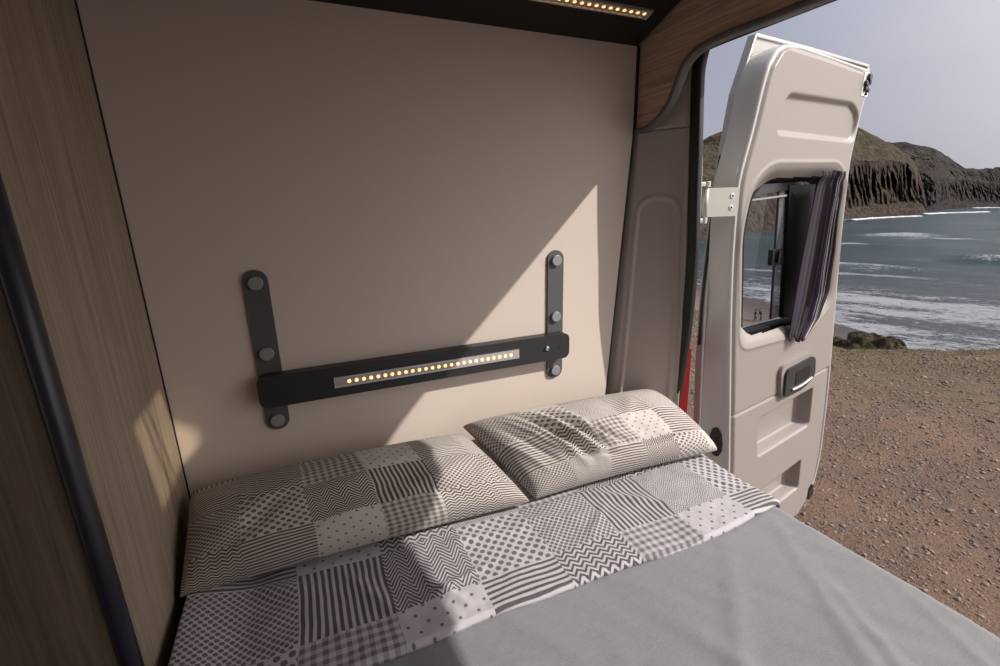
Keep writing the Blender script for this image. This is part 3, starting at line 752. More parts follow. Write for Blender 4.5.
for i, p in enumerate(ol_):
    # foot of the flange on the outer skin: near the skin's own left edge on the hinge side
    q = offs(ol_, .020)[i] if False else o3[i]
    skL.append(q)
foot = []
for i, (a, b) in enumerate(o3):
    if i < len(left_pts) and b < .34:
        foot.append((min(a, oskin(b)+.012), b))
    else: foot.append((a, b))
prev = None
for P_, n_ in ((offs(ol_, -.006), -.016), (offs(ol_, -.002), -.006), (o1, -.002), (o2, -.005), (o3, -.012), (foot, -.078)):
    rings.append([dp(a, b, n_) for a, b in P_])
V = [v for r in rings for v in r]; F = [(j*NP+i, j*NP+i+1, (j+1)*NP+i+1, (j+1)*NP+i) for j in range(len(rings)-1) for i in range(NP-1)]
part(mesh_obj('frame_flange', V, F, M['flange']), dr, 'silvery painted metal edge of the door')
# outer skin with sharp upper hinge corner
SK = [(oskin(z), z) for z in np.linspace(-1.42, .465, 24)]+[(.60, .478), (1.08, .489), (1.115, .482), (1.085, .40), (1.065, .30), (1.02, .12), (1.03, -.1), (1.09, -.4), (1.15, -.7), (1.17, -1.0), (1.14, -1.3), (1.02, -1.42)]
def ray_poly(P, c, ang):
    best = None; dx, dy = math.cos(ang), math.sin(ang)
    for i in range(len(P)):
        (x1, y1), (x2, y2) = P[i-1], P[i]; ex, ey = x2-x1, y2-y1; den = dx*ey-dy*ex
        if abs(den) < 1e-12: continue
        t = ((x1-c[0])*ey-(y1-c[1])*ex)/den; u = ((x1-c[0])*dy-(y1-c[1])*dx)/den
        if t > 0 and -1e-9 <= u <= 1+1e-9 and (best is None or t > best): best = t
    return (c[0]+dx*best, c[1]+dy*best)
HO2 = [(p[0]+.008+(.02 if p[0] > .5 else 0), p[1]) for p in HOLE]
cc = (.52, -.19); angs = sorted({math.atan2(p[1]-cc[1], p[0]-cc[0]) for p in SK+HO2} | {math.pi*2*i/120-math.pi for i in range(120)})
oa = [ray_poly(SK, cc, a) for a in angs]; ia = [ray_poly(HO2, cc, a) for a in angs]; n_ = len(angs); bm = bmesh.new()
q4 = [[bm.verts.new(dp(a, b, z)) for a, b in P_] for P_, z in ((oa, -.082), (ia, -.082), (ia, -.100), (oa, -.100))]
for k_ in range(4):
    for i in range(n_): bm.faces.new((q4[k_][i], q4[k_][(i+1) % n_], q4[(k_+1) % 4][(i+1) % n_], q4[(k_+1) % 4][i]))
# raised lip along the hinge side and the top of the skin
part(bm_obj('outer_skin', bm, M['body']), dr, 'champagne painted outer skin')
lip = [(a, b) for a, b in SK[2:25]]+[(.85, .4835), (1.08, .489)]
V, F = sweep([dp(a+.004, b-.002, -.079) for a, b in lip], rrect(-.005, .005, -.0035, .0035, .002, 2), up=tuple(DN))
part(mesh_obj('edge_lip', V, F, M['flange']), dr)
V, F = sweep([dp(oskin(z)-.004, z, -.088) for z in np.linspace(-.46, .13, 10)], circ(.0045, 8), up=tuple(DN)); part(mesh_obj('edge_seal', V, F, M['gasket']), dr, 'black rubber edge seal')
# top corner latch
lt = [(.838, .419), (.885, .421), (.896, .40), (.892, .345), (.834, .343)]
bm = bmesh.new(); prism(bm, rnd(lt, .008, 3), lambda a, b: dp(a, b, .004), lambda a, b: dp(a, b, -.03)); lp = part(bm_obj('latch_plate', bm, M['white']), dr, 'small white latch plate with black catches')
for (a, b, r) in ((.871, .405, .0125), (.851, .385, .009), (.880, .389, .008), (.863, .377, .009), (.854, .367, .0085), (.874, .364, .008), (.866, .351, .004)):
    bm = bmesh.new(); cyl(bm, dp(a, b, .003), dp(a, b, .010+r*.3), r, 12); bev_all(bm, .002, 1); part(bm_obj('catch', bm, M['blackgloss']), lp)
bm = bmesh.new(); prism(bm, [(.905, .425), (.948, .43), (.935, .36), (.905, .345)], lambda a, b: dp(a, b, -.03), lambda a, b: dp(a, b, -.05)); part(bm_obj('corner_bracket', bm, M['under']), dr)
# hinge
hg = None
hu = Vector(DD*.106+DN*.034); hnn = Vector(-DD*.034+DN*.106).normalized()
def hpl(a, z, o=0.): return dp(.022, z, -.032)+hu*a+hnn*o
bm = bmesh.new(); prism(bm, rnd([(0, .034), (.98, .036), (1.0, -.044), (.02, -.044)], .05, 2), lambda a, b: hpl(a, b, .004), lambda a, b: hpl(a, b, -.002)); bev_all(bm, .001)
hg = part(bm_obj('hinge', bm, M['hinge']), dr, 'metal hinge plate with two screws')
bm = bmesh.new(); cyl(bm, hpl(-.02, -.046), hpl(-.02, .036), .008, 18); part(bm_obj('knuckle', bm, M['hinge'], True), hg)
for zc in (.044, -.054):
    bm = bmesh.new(); cyl(bm, hpl(-.02, zc-.008), hpl(-.02, zc+.008), .0105, 18); bev_all(bm, .001); box(bm, hpl(-.02, zc-.006)+Vector((-.05, -.006, 0)), hpl(-.02, zc+.006)+Vector((0, .010, 0)), .002); part(bm_obj('hinge_lug', bm, M['hinge']), hg)
for zc in (.012, -.020):
    bm = bmesh.new(); cyl(bm, hpl(.76, zc, .003), hpl(.76, zc, .0062), .0072, 16); bev_all(bm, .001); sc_ = part(bm_obj('screw', bm, M['alu']), hg)
    bm = bmesh.new(); cyl(bm, hpl(.76, zc, .0055), hpl(.76, zc, .0068), .0034, 6); part(bm_obj('screw_socket', bm, M['seam']), hg)
# check-strap hole on the hinge edge
ck = []
def on_flange(u_f, z, out=0.0):
    """a point on the flange wall: u_f 0 at panel, 1 at the skin"""
    i = int(np.argmin([abs(p[1]-z) for p in left_pts])); a = Vector(rings[4][i]); b = Vector(rings[5][i]); t = (b-a); nn_ = t.cross(Vector((0, 0, 1))).normalized()
    if nn_.dot(Vector(-DD)) < 0: nn_ = -nn_
    p = a.lerp(b, u_f); p.z = z; return p+nn_*out
ring = rrect(.30, .78, -.835, -.735, .045, 5)
ring = [(.14+(.50)*(.5+.5*math.cos(t))*1.0, -.822+.062*math.sin(t)*(1 if abs(math.sin(t)) < .8 else .95)) for t in [2*math.pi*i/20 for i in range(20)]]
bm = bmesh.new(); prism(bm, ring, lambda a, b: on_flange(a, b, .0065), lambda a, b: on_flange(a, b, -.004)); bev_all(bm, .002); pt = part(bm_obj('door_check_grommet', bm, M['blackmatt']), dr, 'black oval grommet on the hinge edge')
bm = bmesh.new(); prism(bm, [(.30+.14*(.5+.5*math.cos(t)), -.822+.022*math.sin(t)) for t in [2*math.pi*i/16 for i in range(16)]], lambda a, b: on_flange(a, b, .0085), lambda a, b: on_flange(a, b, .006)); part(bm_obj('bolt', bm, M['blackgloss']), pt)
# window
NH = len(HOLE)
def inset(P, d):
    out = []; n_ = len(P)
    for i in range(n_):
        a = np.array(P[i-1]); b = np.array(P[(i+1) % n_]); t = b-a; t = t/np.linalg.norm(t); out.append((P[i][0]-t[1]*-d*-1, P[i][1]+t[0]*-d*-1))
    return out
cx_, cz_ = np.mean([p[0] for p in HOLE]), np.mean([p[1] for p in HOLE])
def shrink(P, l, r, b, t): return [(p[0]+(l if p[0] < cx_ else -r)*min(1, abs(p[0]-cx_)/.2), p[1]+(b if p[1] < cz_ else -t)*min(1, abs(p[1]-cz_)/.18)) for p in P]
OUT = shrink(HOLE, -.018, -.018, -.020, -.016); INN = shrink(HOLE, .008, .012, .010, .018); MID = shrink(HOLE, .004, .004, .006, .006)
V = [dp(a, b, n_) for P_, n_ in ((OUT, -.043), (OUT, -.0335), (MID, -.0335), (INN, -.050), (INN, -.072), (OUT, -.085)) for a, b in P_]
F = [(j*NH+i, j*NH+(i+1) % NH, (j+1)*NH+(i+1) % NH, (j+1)*NH+i) for j in range(5) for i in range(NH)]
wf = part(mesh_obj('window_frame', V, F, M['paneframe'], False), dr, 'glossy black window frame')
bm = bmesh.new(); prism(bm, INN, lambda a, b: dp(a, b, -.060), lambda a, b: dp(a, b, -.063)); part(bm_obj('glass', bm, M['glass']), wf)
def barp(pts, n0, n1, name, mat, lab=None, par=wf):
    bm = bmesh.new(); prism(bm, pts, lambda a, b: dp(a, b, n0), lambda a, b: dp(a, b, n1)); bev_all(bm, .0015); return part(bm_obj(name, bm, mat), par, lab)
barp([(.511, .045), (.70, .050), (.72, -.43), (.600, -.43)], -.040, -.056, 'sliding_pane_frame', M['paneframe'], 'wide black frame of the sliding pane')
barp([(.470, .040), (.512, .040), (.600, -.425), (.535, -.425)], -.052, -.055, 'pane_edge', M['milky'], 'hazy strip where two panes overlap')
barp([(.464, .040), (.470, .040), (.535, -.425), (.529, -.425)], -.050, -.056, 'pane_seal', M['blackmatt'])
barp([(.26, .012), (.60, .036), (.60, .058), (.30, .045)], -.044, -.052, 'top_rail', M['blackgloss'])
barp([(.265, -.005), (.60, .014), (.60, .020), (.262, .000)], -.046, -.052, 'rail_bead', M['under'], 'thin grey bead under the top rail')
barp(rnd([(.445, -.165), (.515, -.165), (.535, -.222), (.452, -.222)], .008, 3), -.034, -.050, 'window_catch', M['blackgloss'])
barp([(.470, -.172), (.482, -.172), (.484, -.212), (.473, -.212)], -.024, -.030, 'catch_lever', M['blackgloss'])
barp([(.30, -.486), (.60, -.470), (.60, -.477), (.305, -.494)], -.022, -.030, 'sill_strip', M['seal_line'], 'thin grey strip below the window', dr)
# pull handle
def hpnt(a, b, n): return dp((a-.66)*1.04+.640, b+.012, n)
hn = rnd([(.535, -.600), (.775, -.588), (.815, -.70), (.72, -.735), (.565, -.735)], .035, 5)
bm = bmesh.new(); prism(bm, hn, lambda a, b: hpnt(a, b, -.004), lambda a, b: hpnt(a, b, .020)); bev_all(bm, .005, 2, 50)
hd_ = part(bm_obj('handle_surround', bm, M['doorpanel']), dr, 'raised beige handle surround')
hn2 = rnd([(.560, -.617), (.775, -.603), (.800, -.695), (.71, -.728), (.572, -.730)], .03, 5)
bm = bmesh.new(); prism(bm, hn2, lambda a, b: hpnt(a, b, .018), lambda a, b: hpnt(a, b, .029)); bev_all(bm, .004, 2, 50); hb_ = part(bm_obj('handle', bm, M['blackmatt']), hd_, 'black recessed pull handle')
bm = bmesh.new(); prism(bm, rnd([(.63, -.640), (.735, -.630), (.745, -.690), (.64, -.698)], .012, 4), lambda a, b: hpnt(a, b, .0275), lambda a, b: hpnt(a, b, .031)); bev_all(bm, .001); part(bm_obj('grip_recess', bm, M['blackgloss']), hb_)
V, F = sweep([hpnt(.615+.15*k/10, -.706+.014*k/10-.006*math.sin(math.pi*k/10), .031) for k in range(11)], circ(.0052, 8), up=tuple(DN)); part(mesh_obj('grip_bar', V, F, M['alu']), hb_, 'silver bar')
barp(rnd([(1.0, -1.315), (1.04, -1.29), (1.05, -1.345), (1.01, -1.36)], .006, 2), .006, -.01, 'lower_latch', M['blackgloss'], None, dr)

# curtain gathered beside the window
CL = [(.085, .585), (.02, .572), (-.054, .563), (-.204, .547), (-.344, .540), (-.470, .536)]
CR = [(.085, .722), (.02, .738), (-.054, .742), (-.186, .772), (-.336, .768), (-.430, .715), (-.480, .632)]
nu, nv = 160, 120; V = []; UV = []
for j in range(nv):
    z = .088-.575*j/(nv-1)
    l_ = float(np.interp(-z, [-p[0] for p in CL], [p[1] for p in CL])); r_ = float(np.interp(-z, [-p[0] for p in CR], [p[1] for p in CR]))
    for i in range(nu):
        s = i/(nu-1); ph = 2*math.pi*(5.2*s**1.15)
        pinch = 1-.35*math.exp(-((z-.07)/.02)**2)
        n_ = .018+.016*math.sin(ph+.5*math.sin(z*9))*pinch*min(1, s*4+.2)+.012*math.sin(math.pi*s)
        if s < .28: n_ = .016+.014*s/.28
        n_ += .010*math.exp(-((z-.075)/.018)**2)
        zz_ = z-.012*math.sin(ph)*sstep(-.40, -.49, z) if z < -.40 else z
        V.append(dp(l_+(r_-l_)*(s+.012*math.sin(2*ph)), float(zz_), n_))
        UV.append((s, z))
cu = mesh_obj('curtain', V, grid_faces(nu, nv), M['curtain']); set_uv(cu, UV); mod_solid(cu, .0025); single(cu, 'dark purple-grey curtain with white stripes gathered beside the door window', 'curtain')

# ------------------------------------------------------------------ terrace, beach
TH = np.radians([-90, 0, 17.8, 22.8, 28.4, 36.2, 43.6, 60, 90, 130]); RE = np.array([11, 9.4, 8.63, 8.03, 7.47, 8.0, 9.27, 9.6, 10, 10])
WT = np.radians([-90, 0, 17.8, 23.9, 25.9, 28.8, 36.4, 38.6, 43.9, 48, 60, 90, 130]); WR = np.array([40, 52, 66, 69, 73.5, 78, 90, 94.4, 107, 160, 250, 300, 300])
def redge(t): return float(np.interp(t, TH, RE))+.12*noise.noise(Vector((t*14, 1, 0)))+.06*noise.noise(Vector((t*50, 2, 0)))
def ter(r, t):
    e = redge(t); w = float(np.interp(t, WT, WR)); x, y = r*math.cos(t), r*math.sin(t)
    zt = -1.95+.018*noise.noise(Vector((x*1.6, y*1.6, 0)))+.010*noise.noise(Vector((x*6, y*6, 3)))
    if r < e: return zt+(0.02*noise.noise(Vector((x*2, y*2, 7))) if r > e-.6 else 0)
    zb = -17+.045*(w-r) if r < w else -17-.05*(r-w)
    zb = min(zb, -13.5)
    return max(zb, zt-(r-e)*.9-.25*min(1, (r-e)*3)+.4*noise.noise(Vector((x*.5, y*.5, 5)))*min(1, (r-e)))
nt, nr = 420, 0
rs = list(np.concatenate([np.linspace(.3, 1.2, 8), np.geomspace(1.25, 7., 170), np.linspace(7.02, 10.4, 80), np.geomspace(10.5, 150, 90)]))
ts = np.concatenate([np.radians(np.linspace(-88, -22, 40)), np.radians(np.linspace(-20, 62, 400)), np.radians(np.linspace(64, 128, 30))])
V = []
for r in rs:
    for t in ts: V.append((r*math.cos(t), CAM[1]+r*math.sin(t), ter(r, t)))
g_ = mesh_obj('ground', V, grid_faces(len(ts), len(rs)), M['ground'])
single(g_, 'stony red-brown earth terrace outside the van with the sandy beach below', 'ground', kind='structure')
# ground below and in front of the van too
bm = bmesh.new(); box(bm, (-14, -14, -2.1), (.2, 14, -1.96)); single(bm_obj('path', bm, M['ground']), 'flat earth that the van is parked on', 'ground', kind='structure')

# loose stones
def stone_cloud(n, seed):
    R = random.Random(seed); V = []; F = []
    ico = bmesh.new(); bmesh.ops.create_icosphere(ico, subdivisions=1, radius=1); iv = [v.co.copy() for v in ico.verts]; ifc = [[v.index for v in f.verts] for f in ico.faces]; ico.free()
    for k_ in range(n):
        t = math.radians(R.uniform(-16, 44)); r = 2.0+6.6*R.random()**.75
        if r > redge(t)-.1: continue
        x, y = r*math.cos(t), r*math.sin(t); z = ter(r, t)
        s = R.choice((.003, .004, .005, .006, .007, .010))*R.uniform(.7, 1.3)*(1+.07*r); 
        if R.random() < .012: s *= 1.8
        rx = Matrix.Rotation(R.uniform(0, 6.3), 3, 'Z') @ Matrix.Rotation(R.uniform(-.5, .5), 3, 'X')
        sc = Vector((R.uniform(.7, 1.4), R.uniform(.6, 1.1), R.uniform(.4, .75))); b0 = len(V)
        for v in iv:
            q = rx @ Vector((v.x*sc.x, v.y*sc.y, v.z*sc.z)); V.append((x+q.x*s, CAM[1]+y+q.y*s, z+q.z*s+s*.2))
        F += [[b0+i for i in f] for f in ifc]
    return V, F
V, F = stone_cloud(26000, 3)
o = mesh_obj('gravel', V, F, M['stones'], False); single(o, 'small loose stones strewn over the red-brown earth', 'gravel', kind='stuff')
R = random.Random(5); V = []; F = []
for k_ in range(26000):
    t = math.radians(R.uniform(4, 46)); e = redge(t)
    r = e-abs(R.gauss(0, 1.1)) if R.random() < .75 else R.uniform(4.5, e)
    if r > e+.05 or r < 3.5: continue
    x, y = r*math.cos(t), r*math.sin(t)
    cl = noise.noise(Vector((x*1.1, y*1.1, 2)))+.5*noise.noise(Vector((x*4, y*4, 2)))
    if cl < .12-.9*max(0, (r-e+1.6))/1.6 : continue
    z = ter(r, t); h = R.uniform(.008, .026)*(1+1.0*max(0, r-e+.35)/.35); a = R.uniform(0, 6.3); w = R.uniform(.0015, .003)
    lx, ly = R.gauss(0, h*.5), R.gauss(0, h*.5); b0 = len(V)
    V += [(x-w*math.cos(a), CAM[1]+y-w*math.sin(a), z-.003), (x+w*math.cos(a), CAM[1]+y+w*math.sin(a), z-.003), (x+lx, CAM[1]+y+ly, z+h)]; F.append((b0, b0+1, b0+2))
o = mesh_obj('grass', V, F, M['grass'], False); single(o, 'short dry green grass near the rim of the terrace', 'grass', kind='stuff')

# mossy outcrop just below the rim
def outcrop(name, pts, hw, label):
    P = smooth_path(pts, 14); V = []; nc = 26
    for i, p in enumerate(P):
        f = i/(len(P)-1); taper = math.sin(math.pi*min(1, max(0, .04+.92*f)))**.5
        d = Vector((p.x, p.y-CAM[1], 0)).normalized()
        for k_ in range(nc):
            a = math.pi*k_/(nc-1); w, h = hw[0]*taper, hw[1]*taper
            q = p-d*(math.cos(a)*w)+Vector((0, 0, math.sin(a)*h-h)); nn_ = noise.noise(Vector(q)*2.2)*.16+noise.noise(Vector(q)*6)*.10+noise.noise(Vector(q)*18)*.03
            if k_ in (0, nc-1): q.z -= 1.2
            V.append(q+Vector((0, 0, 1))*nn_*taper-d*nn_*.6)
    o = mesh_obj(name, V, grid_faces(nc, len(P)), M['outcrop']); return single(o, label, 'rock')
# ------------------------------------------------------------------ sea
V = []; rs = np.geomspace(45, 6000, 330); ts = np.radians(np.linspace(-8, 62, 330)); A0 = math.radians(25)
def crest(p, q, p0, q0, sp, sq, a):
    return a*math.exp(-((p-p0)/sp)**2-((q-q0)/sq)**2)
BR = [(246, 115, 4, 22, 1.6), (168, 57, 3, 12, 2.0), (189, 106, 3, 12, .8), (236, 98, 3, 14, 1.0), (125, 71, 3, 18, .8), (131, 62, 3, 20, .8), (98, 62, 2.5, 18, .5)]
for r in rs:
    for t in ts:
        x, y = r*math.cos(t), CAM[1]+r*math.sin(t); p = x*math.cos(A0)+y*math.sin(A0); q = -x*math.sin(A0)+y*math.cos(A0)
        fd = 1/(1+(r/600)**2)
        z = -17+fd*(.35*noise.noise(Vector((p*.09, q*.03, 0)))+.22*noise.noise(Vector((p*.3, q*.1, 4)))+.10*noise.noise(Vector((p*.8, q*.3, 8))))*min(1, max(.1, (r-60)/30))
        for (a, b, sp, sq, am) in BR:
            p0 = a*math.cos(A0)+b*math.sin(A0); q0 = b*math.cos(A0)-a*math.sin(A0)
            if abs(p-p0) < 15: z += crest(p, q, p0, q0, sp, sq, am)
        V.append((x, y, z))
single(mesh_obj('sea', V, grid_faces(len(ts), len(rs)), M['sea']), 'grey-green sea with white surf rolling into the bay', 'sea', kind='structure')

# ------------------------------------------------------------------ headlands
class Lens:
    def __init__(s):
        f, p, y, r = 461.8, *map(math.radians, (15.44, 23.45, -1.265)); s.f = f
        s.fw = Vector((math.sin(y)*math.cos(p), math.cos(y)*math.cos(p), -math.sin(p))); rt = Vector((math.cos(y), -math.sin(y), 0)); up = rt.cross(s.fw)
        s.rt = math.cos(r)*rt+math.sin(r)*up; s.up = -math.sin(r)*rt+math.cos(r)*up
    def bearing(s, x, y):
        """bearing (unit vector in plan) and slope of the line of sight measured on the photograph"""
        d = s.fw*s.f+s.rt*(x-500)-s.up*(y-333); h = math.hypot(d.x, d.y); return Vector((d.x/h, d.y/h, 0)), d.z/h
LN = Lens()
def survey(pts, dist_):
    out = []
    for k_, (px, py) in enumerate(pts):
        b, sl = LN.bearing(px, py); dd_ = dist_[k_] if isinstance(dist_, (list, tuple)) else dist_; out.append((b.x*dd_, CAM[1]+b.y*dd_, sl*dd_))
    return out
outcrop('rock_outcrop', survey([(800, 341), (822, 340), (845, 341), (866, 343), (876, 348)], 10.2), (.30, .26), 'low dark green mossy ledge just beyond the grass, nearest the van door')
outcrop('rock_outcrop', survey([(848, 333), (862, 332), (878, 335), (893, 338), (903, 343), (909, 350)], 14.5), (.45, .42), 'longer brown and green rock ledge running down towards the surf')
def headland(name, cols, rows, nu, nv, amp, fin, mat, label, seed):
    """cols: surveyed columns [(px, [(distance, py), ...from shore to crest])]; each becomes real ground at that distance and height"""
    pxs = [c[0] for c in cols]; V = []; nrow = len(cols[0][1])
    crp = []
    for i in range(nu):
        px = pxs[0]+(pxs[-1]-pxs[0])*i/(nu-1)
        prof = [(float(np.interp(px, pxs, [c[1][k][0] for c in cols])), float(np.interp(px, pxs, [c[1][k][1] for c in cols]))) for k in range(nrow)]
        pts = []
        for (dist_, py) in prof:
            b, sl = LN.bearing(px, py); pts.append(Vector((b.x*dist_, CAM[1]+b.y*dist_, sl*dist_)))
        b, _ = LN.bearing(px, prof[-1][1]); last = pts[-1]
        pts[0].z = -17.5
        pts.append(last+b*prof[-1][0]*.12+Vector((0, 0, -.12*last.z-3))); pts.append(last+b*prof[-1][0]*.4+Vector((0, 0, -last.z*.6-10)))
        crp.append((pts, b))
    prof_d = [(pxs[0]+(pxs[-1]-pxs[0])*i/(nu-1)-790)/50 for i in range(nu)]
    for i, (pts, b) in enumerate(crp):
        # even spacing along the profile
        seg = [(pts[k+1]-pts[k]).length for k in range(len(pts)-1)]
        wts = [rows[k] for k in range(len(seg))]; tot = sum(wts); col = []
        for k in range(len(seg)):
            n_ = max(2, int(nv*wts[k]/tot))
            for j in range(n_): col.append((pts[k].lerp(pts[k+1], j/n_), k, j/n_))
        for (p, k, f) in col:
            s = amp
            edge = min(1., (p.z+18)/10)
            n1 = noise.fractal(Vector((p.x*.012+seed, p.y*.012, p.z*.02)), 1., 2.1, 5)
            n2 = noise.fractal(Vector((p.x*.05+seed, p.y*.05, p.z*.05)), 1., 2.1, 4)
            n3 = noise.fractal(Vector((p.x*.15+seed, p.y*.15, p.z*.15)), 1., 2.1, 3); q = p+b*(s*1.2*n1+s*.8*n2+s*.35*n3)*edge+Vector((0, 0, s*.45*n1+s*.5*n2+s*.2*n3))*edge*(.5 if k >= nrow-2 else 1)
            if fin[k]:
                c_ = abs(noise.noise(Vector((p.x*.13+seed, p.y*.13, p.z*.008))))+.5*abs(noise.noise(Vector((p.x*.4, p.y*.4, p.z*.02+seed))))
                q = q+b*fin[k]*min(1., max(.12, prof_d[i]))*(c_*1.6-.4)*math.sin(math.pi*min(1, f*.9+.1))
            V.append(q)
    nn_ = len(V)//nu
    F = [(i*nn_+j, i*nn_+j+1, (i+1)*nn_+j+1, (i+1)*nn_+j) for i in range(nu-1) for j in range(nn_-1)]
    o = mesh_obj(name, V, F, mat, False); return single(o, label, 'headland', kind='structure')
headland('hill', [
    (560, [(200, 246), (215, 243), (240, 225), (330, 175)]),
    (640, [(205, 245), (215, 240), (240, 220), (330, 155)]),
    (700, [(225, 241), (232, 236), (255, 215), (340, 141)]),
    (722, [(245, 239), (255, 232), (275, 208), (350, 131)]),
    (760, [(285, 233), (297, 225), (315, 200), (400, 122)]),
    (800, [(370, 225), (384, 216), (396, 178), (480, 118)]),
    (850, [(505, 218), (520, 207), (530, 160), (600, 124)]),
    (865, [(530, 217), (545, 206), (556, 160), (620, 130)]),
    (893, [(570, 216), (585, 204), (596, 160), (640, 145)]),
    (908, [(590, 215), (604, 203), (614, 163), (640, 154)]),
    (917, [(600, 214), (612, 203), (622, 172), (640, 166)]),
    (922, [(610, 214), (620, 206), (630, 186), (640, 182)]),
    (928, [(625, 213), (632, 212), (640, 211), (650, 210)])],
    (1.1, 2.6, 2.0, .6, .4), 620, 120, 5.0, (0, 13, 0, 0, 0, 0), M['hill_near'], 'near brown headland with dark columned cliffs rising behind the van door', 3.3)
headland('hill', [
    (850, [(820, 213), (840, 208), (900, 170), (1000, 140)]),
    (893, [(740, 213), (760, 207), (800, 168), (900, 143)]),
    (905, [(735, 213), (752, 207), (800, 166), (900, 142)]),
    (935, [(745, 212), (770, 205), (800, 176), (900, 149)]),
    (950, [(850, 210), (875, 203), (905, 178), (960, 158)]),
    (965, [(900, 209), (925, 203), (950, 180), (980, 168)]),
    (980, [(940, 208), (960, 202), (985, 182), (1020, 169)]),
    (1000, [(990, 208), (1010, 202), (1030, 184), (1060, 167)]),
    (1050, [(1000, 206), (1010, 200), (1030, 186), (1060, 160)]),
    (1120, [(1000, 203), (1010, 197), (1030, 180), (1060, 160)])],
    (1., 2., 1.6, .6, .4), 420, 90, 7.0, (0, 12, 5, 0, 0, 0), M['hill_far'], 'more distant dark headland beyond the cliffs at the right edge', 8.1)
# surf along the foot of the cliffs
def surf(pts, w, label):
    P = []
    for (px, py, dist_) in pts:
        b, sl = LN.bearing(px, py); P.append(Vector((b.x*dist_, CAM[1]+b.y*dist_, -16.7)))
    P = smooth_path(P, 12); V = []
    for i, p in enumerate(P):
        t = (P[min(i+1, len(P)-1)]-P[max(i-1, 0)]).normalized(); s = Vector((-t.y, t.x, 0)); ww = w*(.5+.9*abs(noise.noise(Vector((i*.35, 3, w)))))
        for k_ in range(7):
            f = k_/6-.5; V.append(p+s*f*2*ww+Vector((0, 0, .9*math.cos(math.pi*f)*(.6+.8*abs(noise.noise(Vector((i*.9, k_, 2))))))))
    return single(mesh_obj('surf', V, grid_faces(7, len(P)), M['foam']), label, 'surf', kind='stuff')
surf([(850, 219, 455), (870, 217, 490), (890, 216.5, 520), (905, 216, 535), (918, 215.5, 550)], 7, 'thin white surf at the foot of the columned cliffs')
surf([(922, 213, 610), (940, 212.5, 640), (960, 212.2, 660), (985, 211.8, 680)], 9, 'white surf line off the point of the headland')
surf([(972, 208.6, 880), (985, 208.2, 900), (1003, 208, 900)], 12, 'white surf below the distant headland')

# ------------------------------------------------------------------ people on the beach
def skin_obj(name, chains, mat, sub=1):
    """chains: list of lists of (x,y,z,r), all rooted at the first vertex of the first chain"""
    me = bpy.data.meshes.new(name); V = []; E_ = []; Rr = []
    for ch_ in chains:
        prev = None
        for (x, y, z, r) in ch_:
            key = None
            for i, v in enumerate(V):
                if (Vector(v)-Vector((x, y, z))).length < 1e-4: key = i
            if key is None: V.append((x, y, z)); Rr.append(r); key = len(V)-1
            if prev is not None and prev != key: E_.append((prev, key))
            prev = key
    me.from_pydata(V, E_, []); o = bpy.data.objects.new(name, me); C.objects.link(o); me.materials.append(mat)
    sk = o.modifiers.new('skin', 'SKIN'); 
    lay = me.skin_vertices[0] if me.skin_vertices else None
    if lay is None:
        bm = bmesh.new(); bm.from_mesh(me); bm.verts.layers.skin.verify(); bm.to_mesh(me); bm.free(); lay = me.skin_vertices[0]
    for i, r in enumerate(Rr): lay.data[i].radius = (r, r)
    lay.data[0].use_root = True
    sb = o.modifiers.new('sub', 'SUBSURF'); sb.levels = sub; sb.render_levels = sub
    return o
M['skin'] = plain('skin', (.35, .2, .14), .6); M['jacket'] = plain('dark_jacket', (.02, .02, .03), .8); M['trousers'] = plain('dark_trousers', (.03, .03, .045), .8); M['hair'] = plain('dark_hair', (.02, .015, .012), .6)
M['bluejacket'] = plain('navy_jacket', (.03, .045, .09), .8)
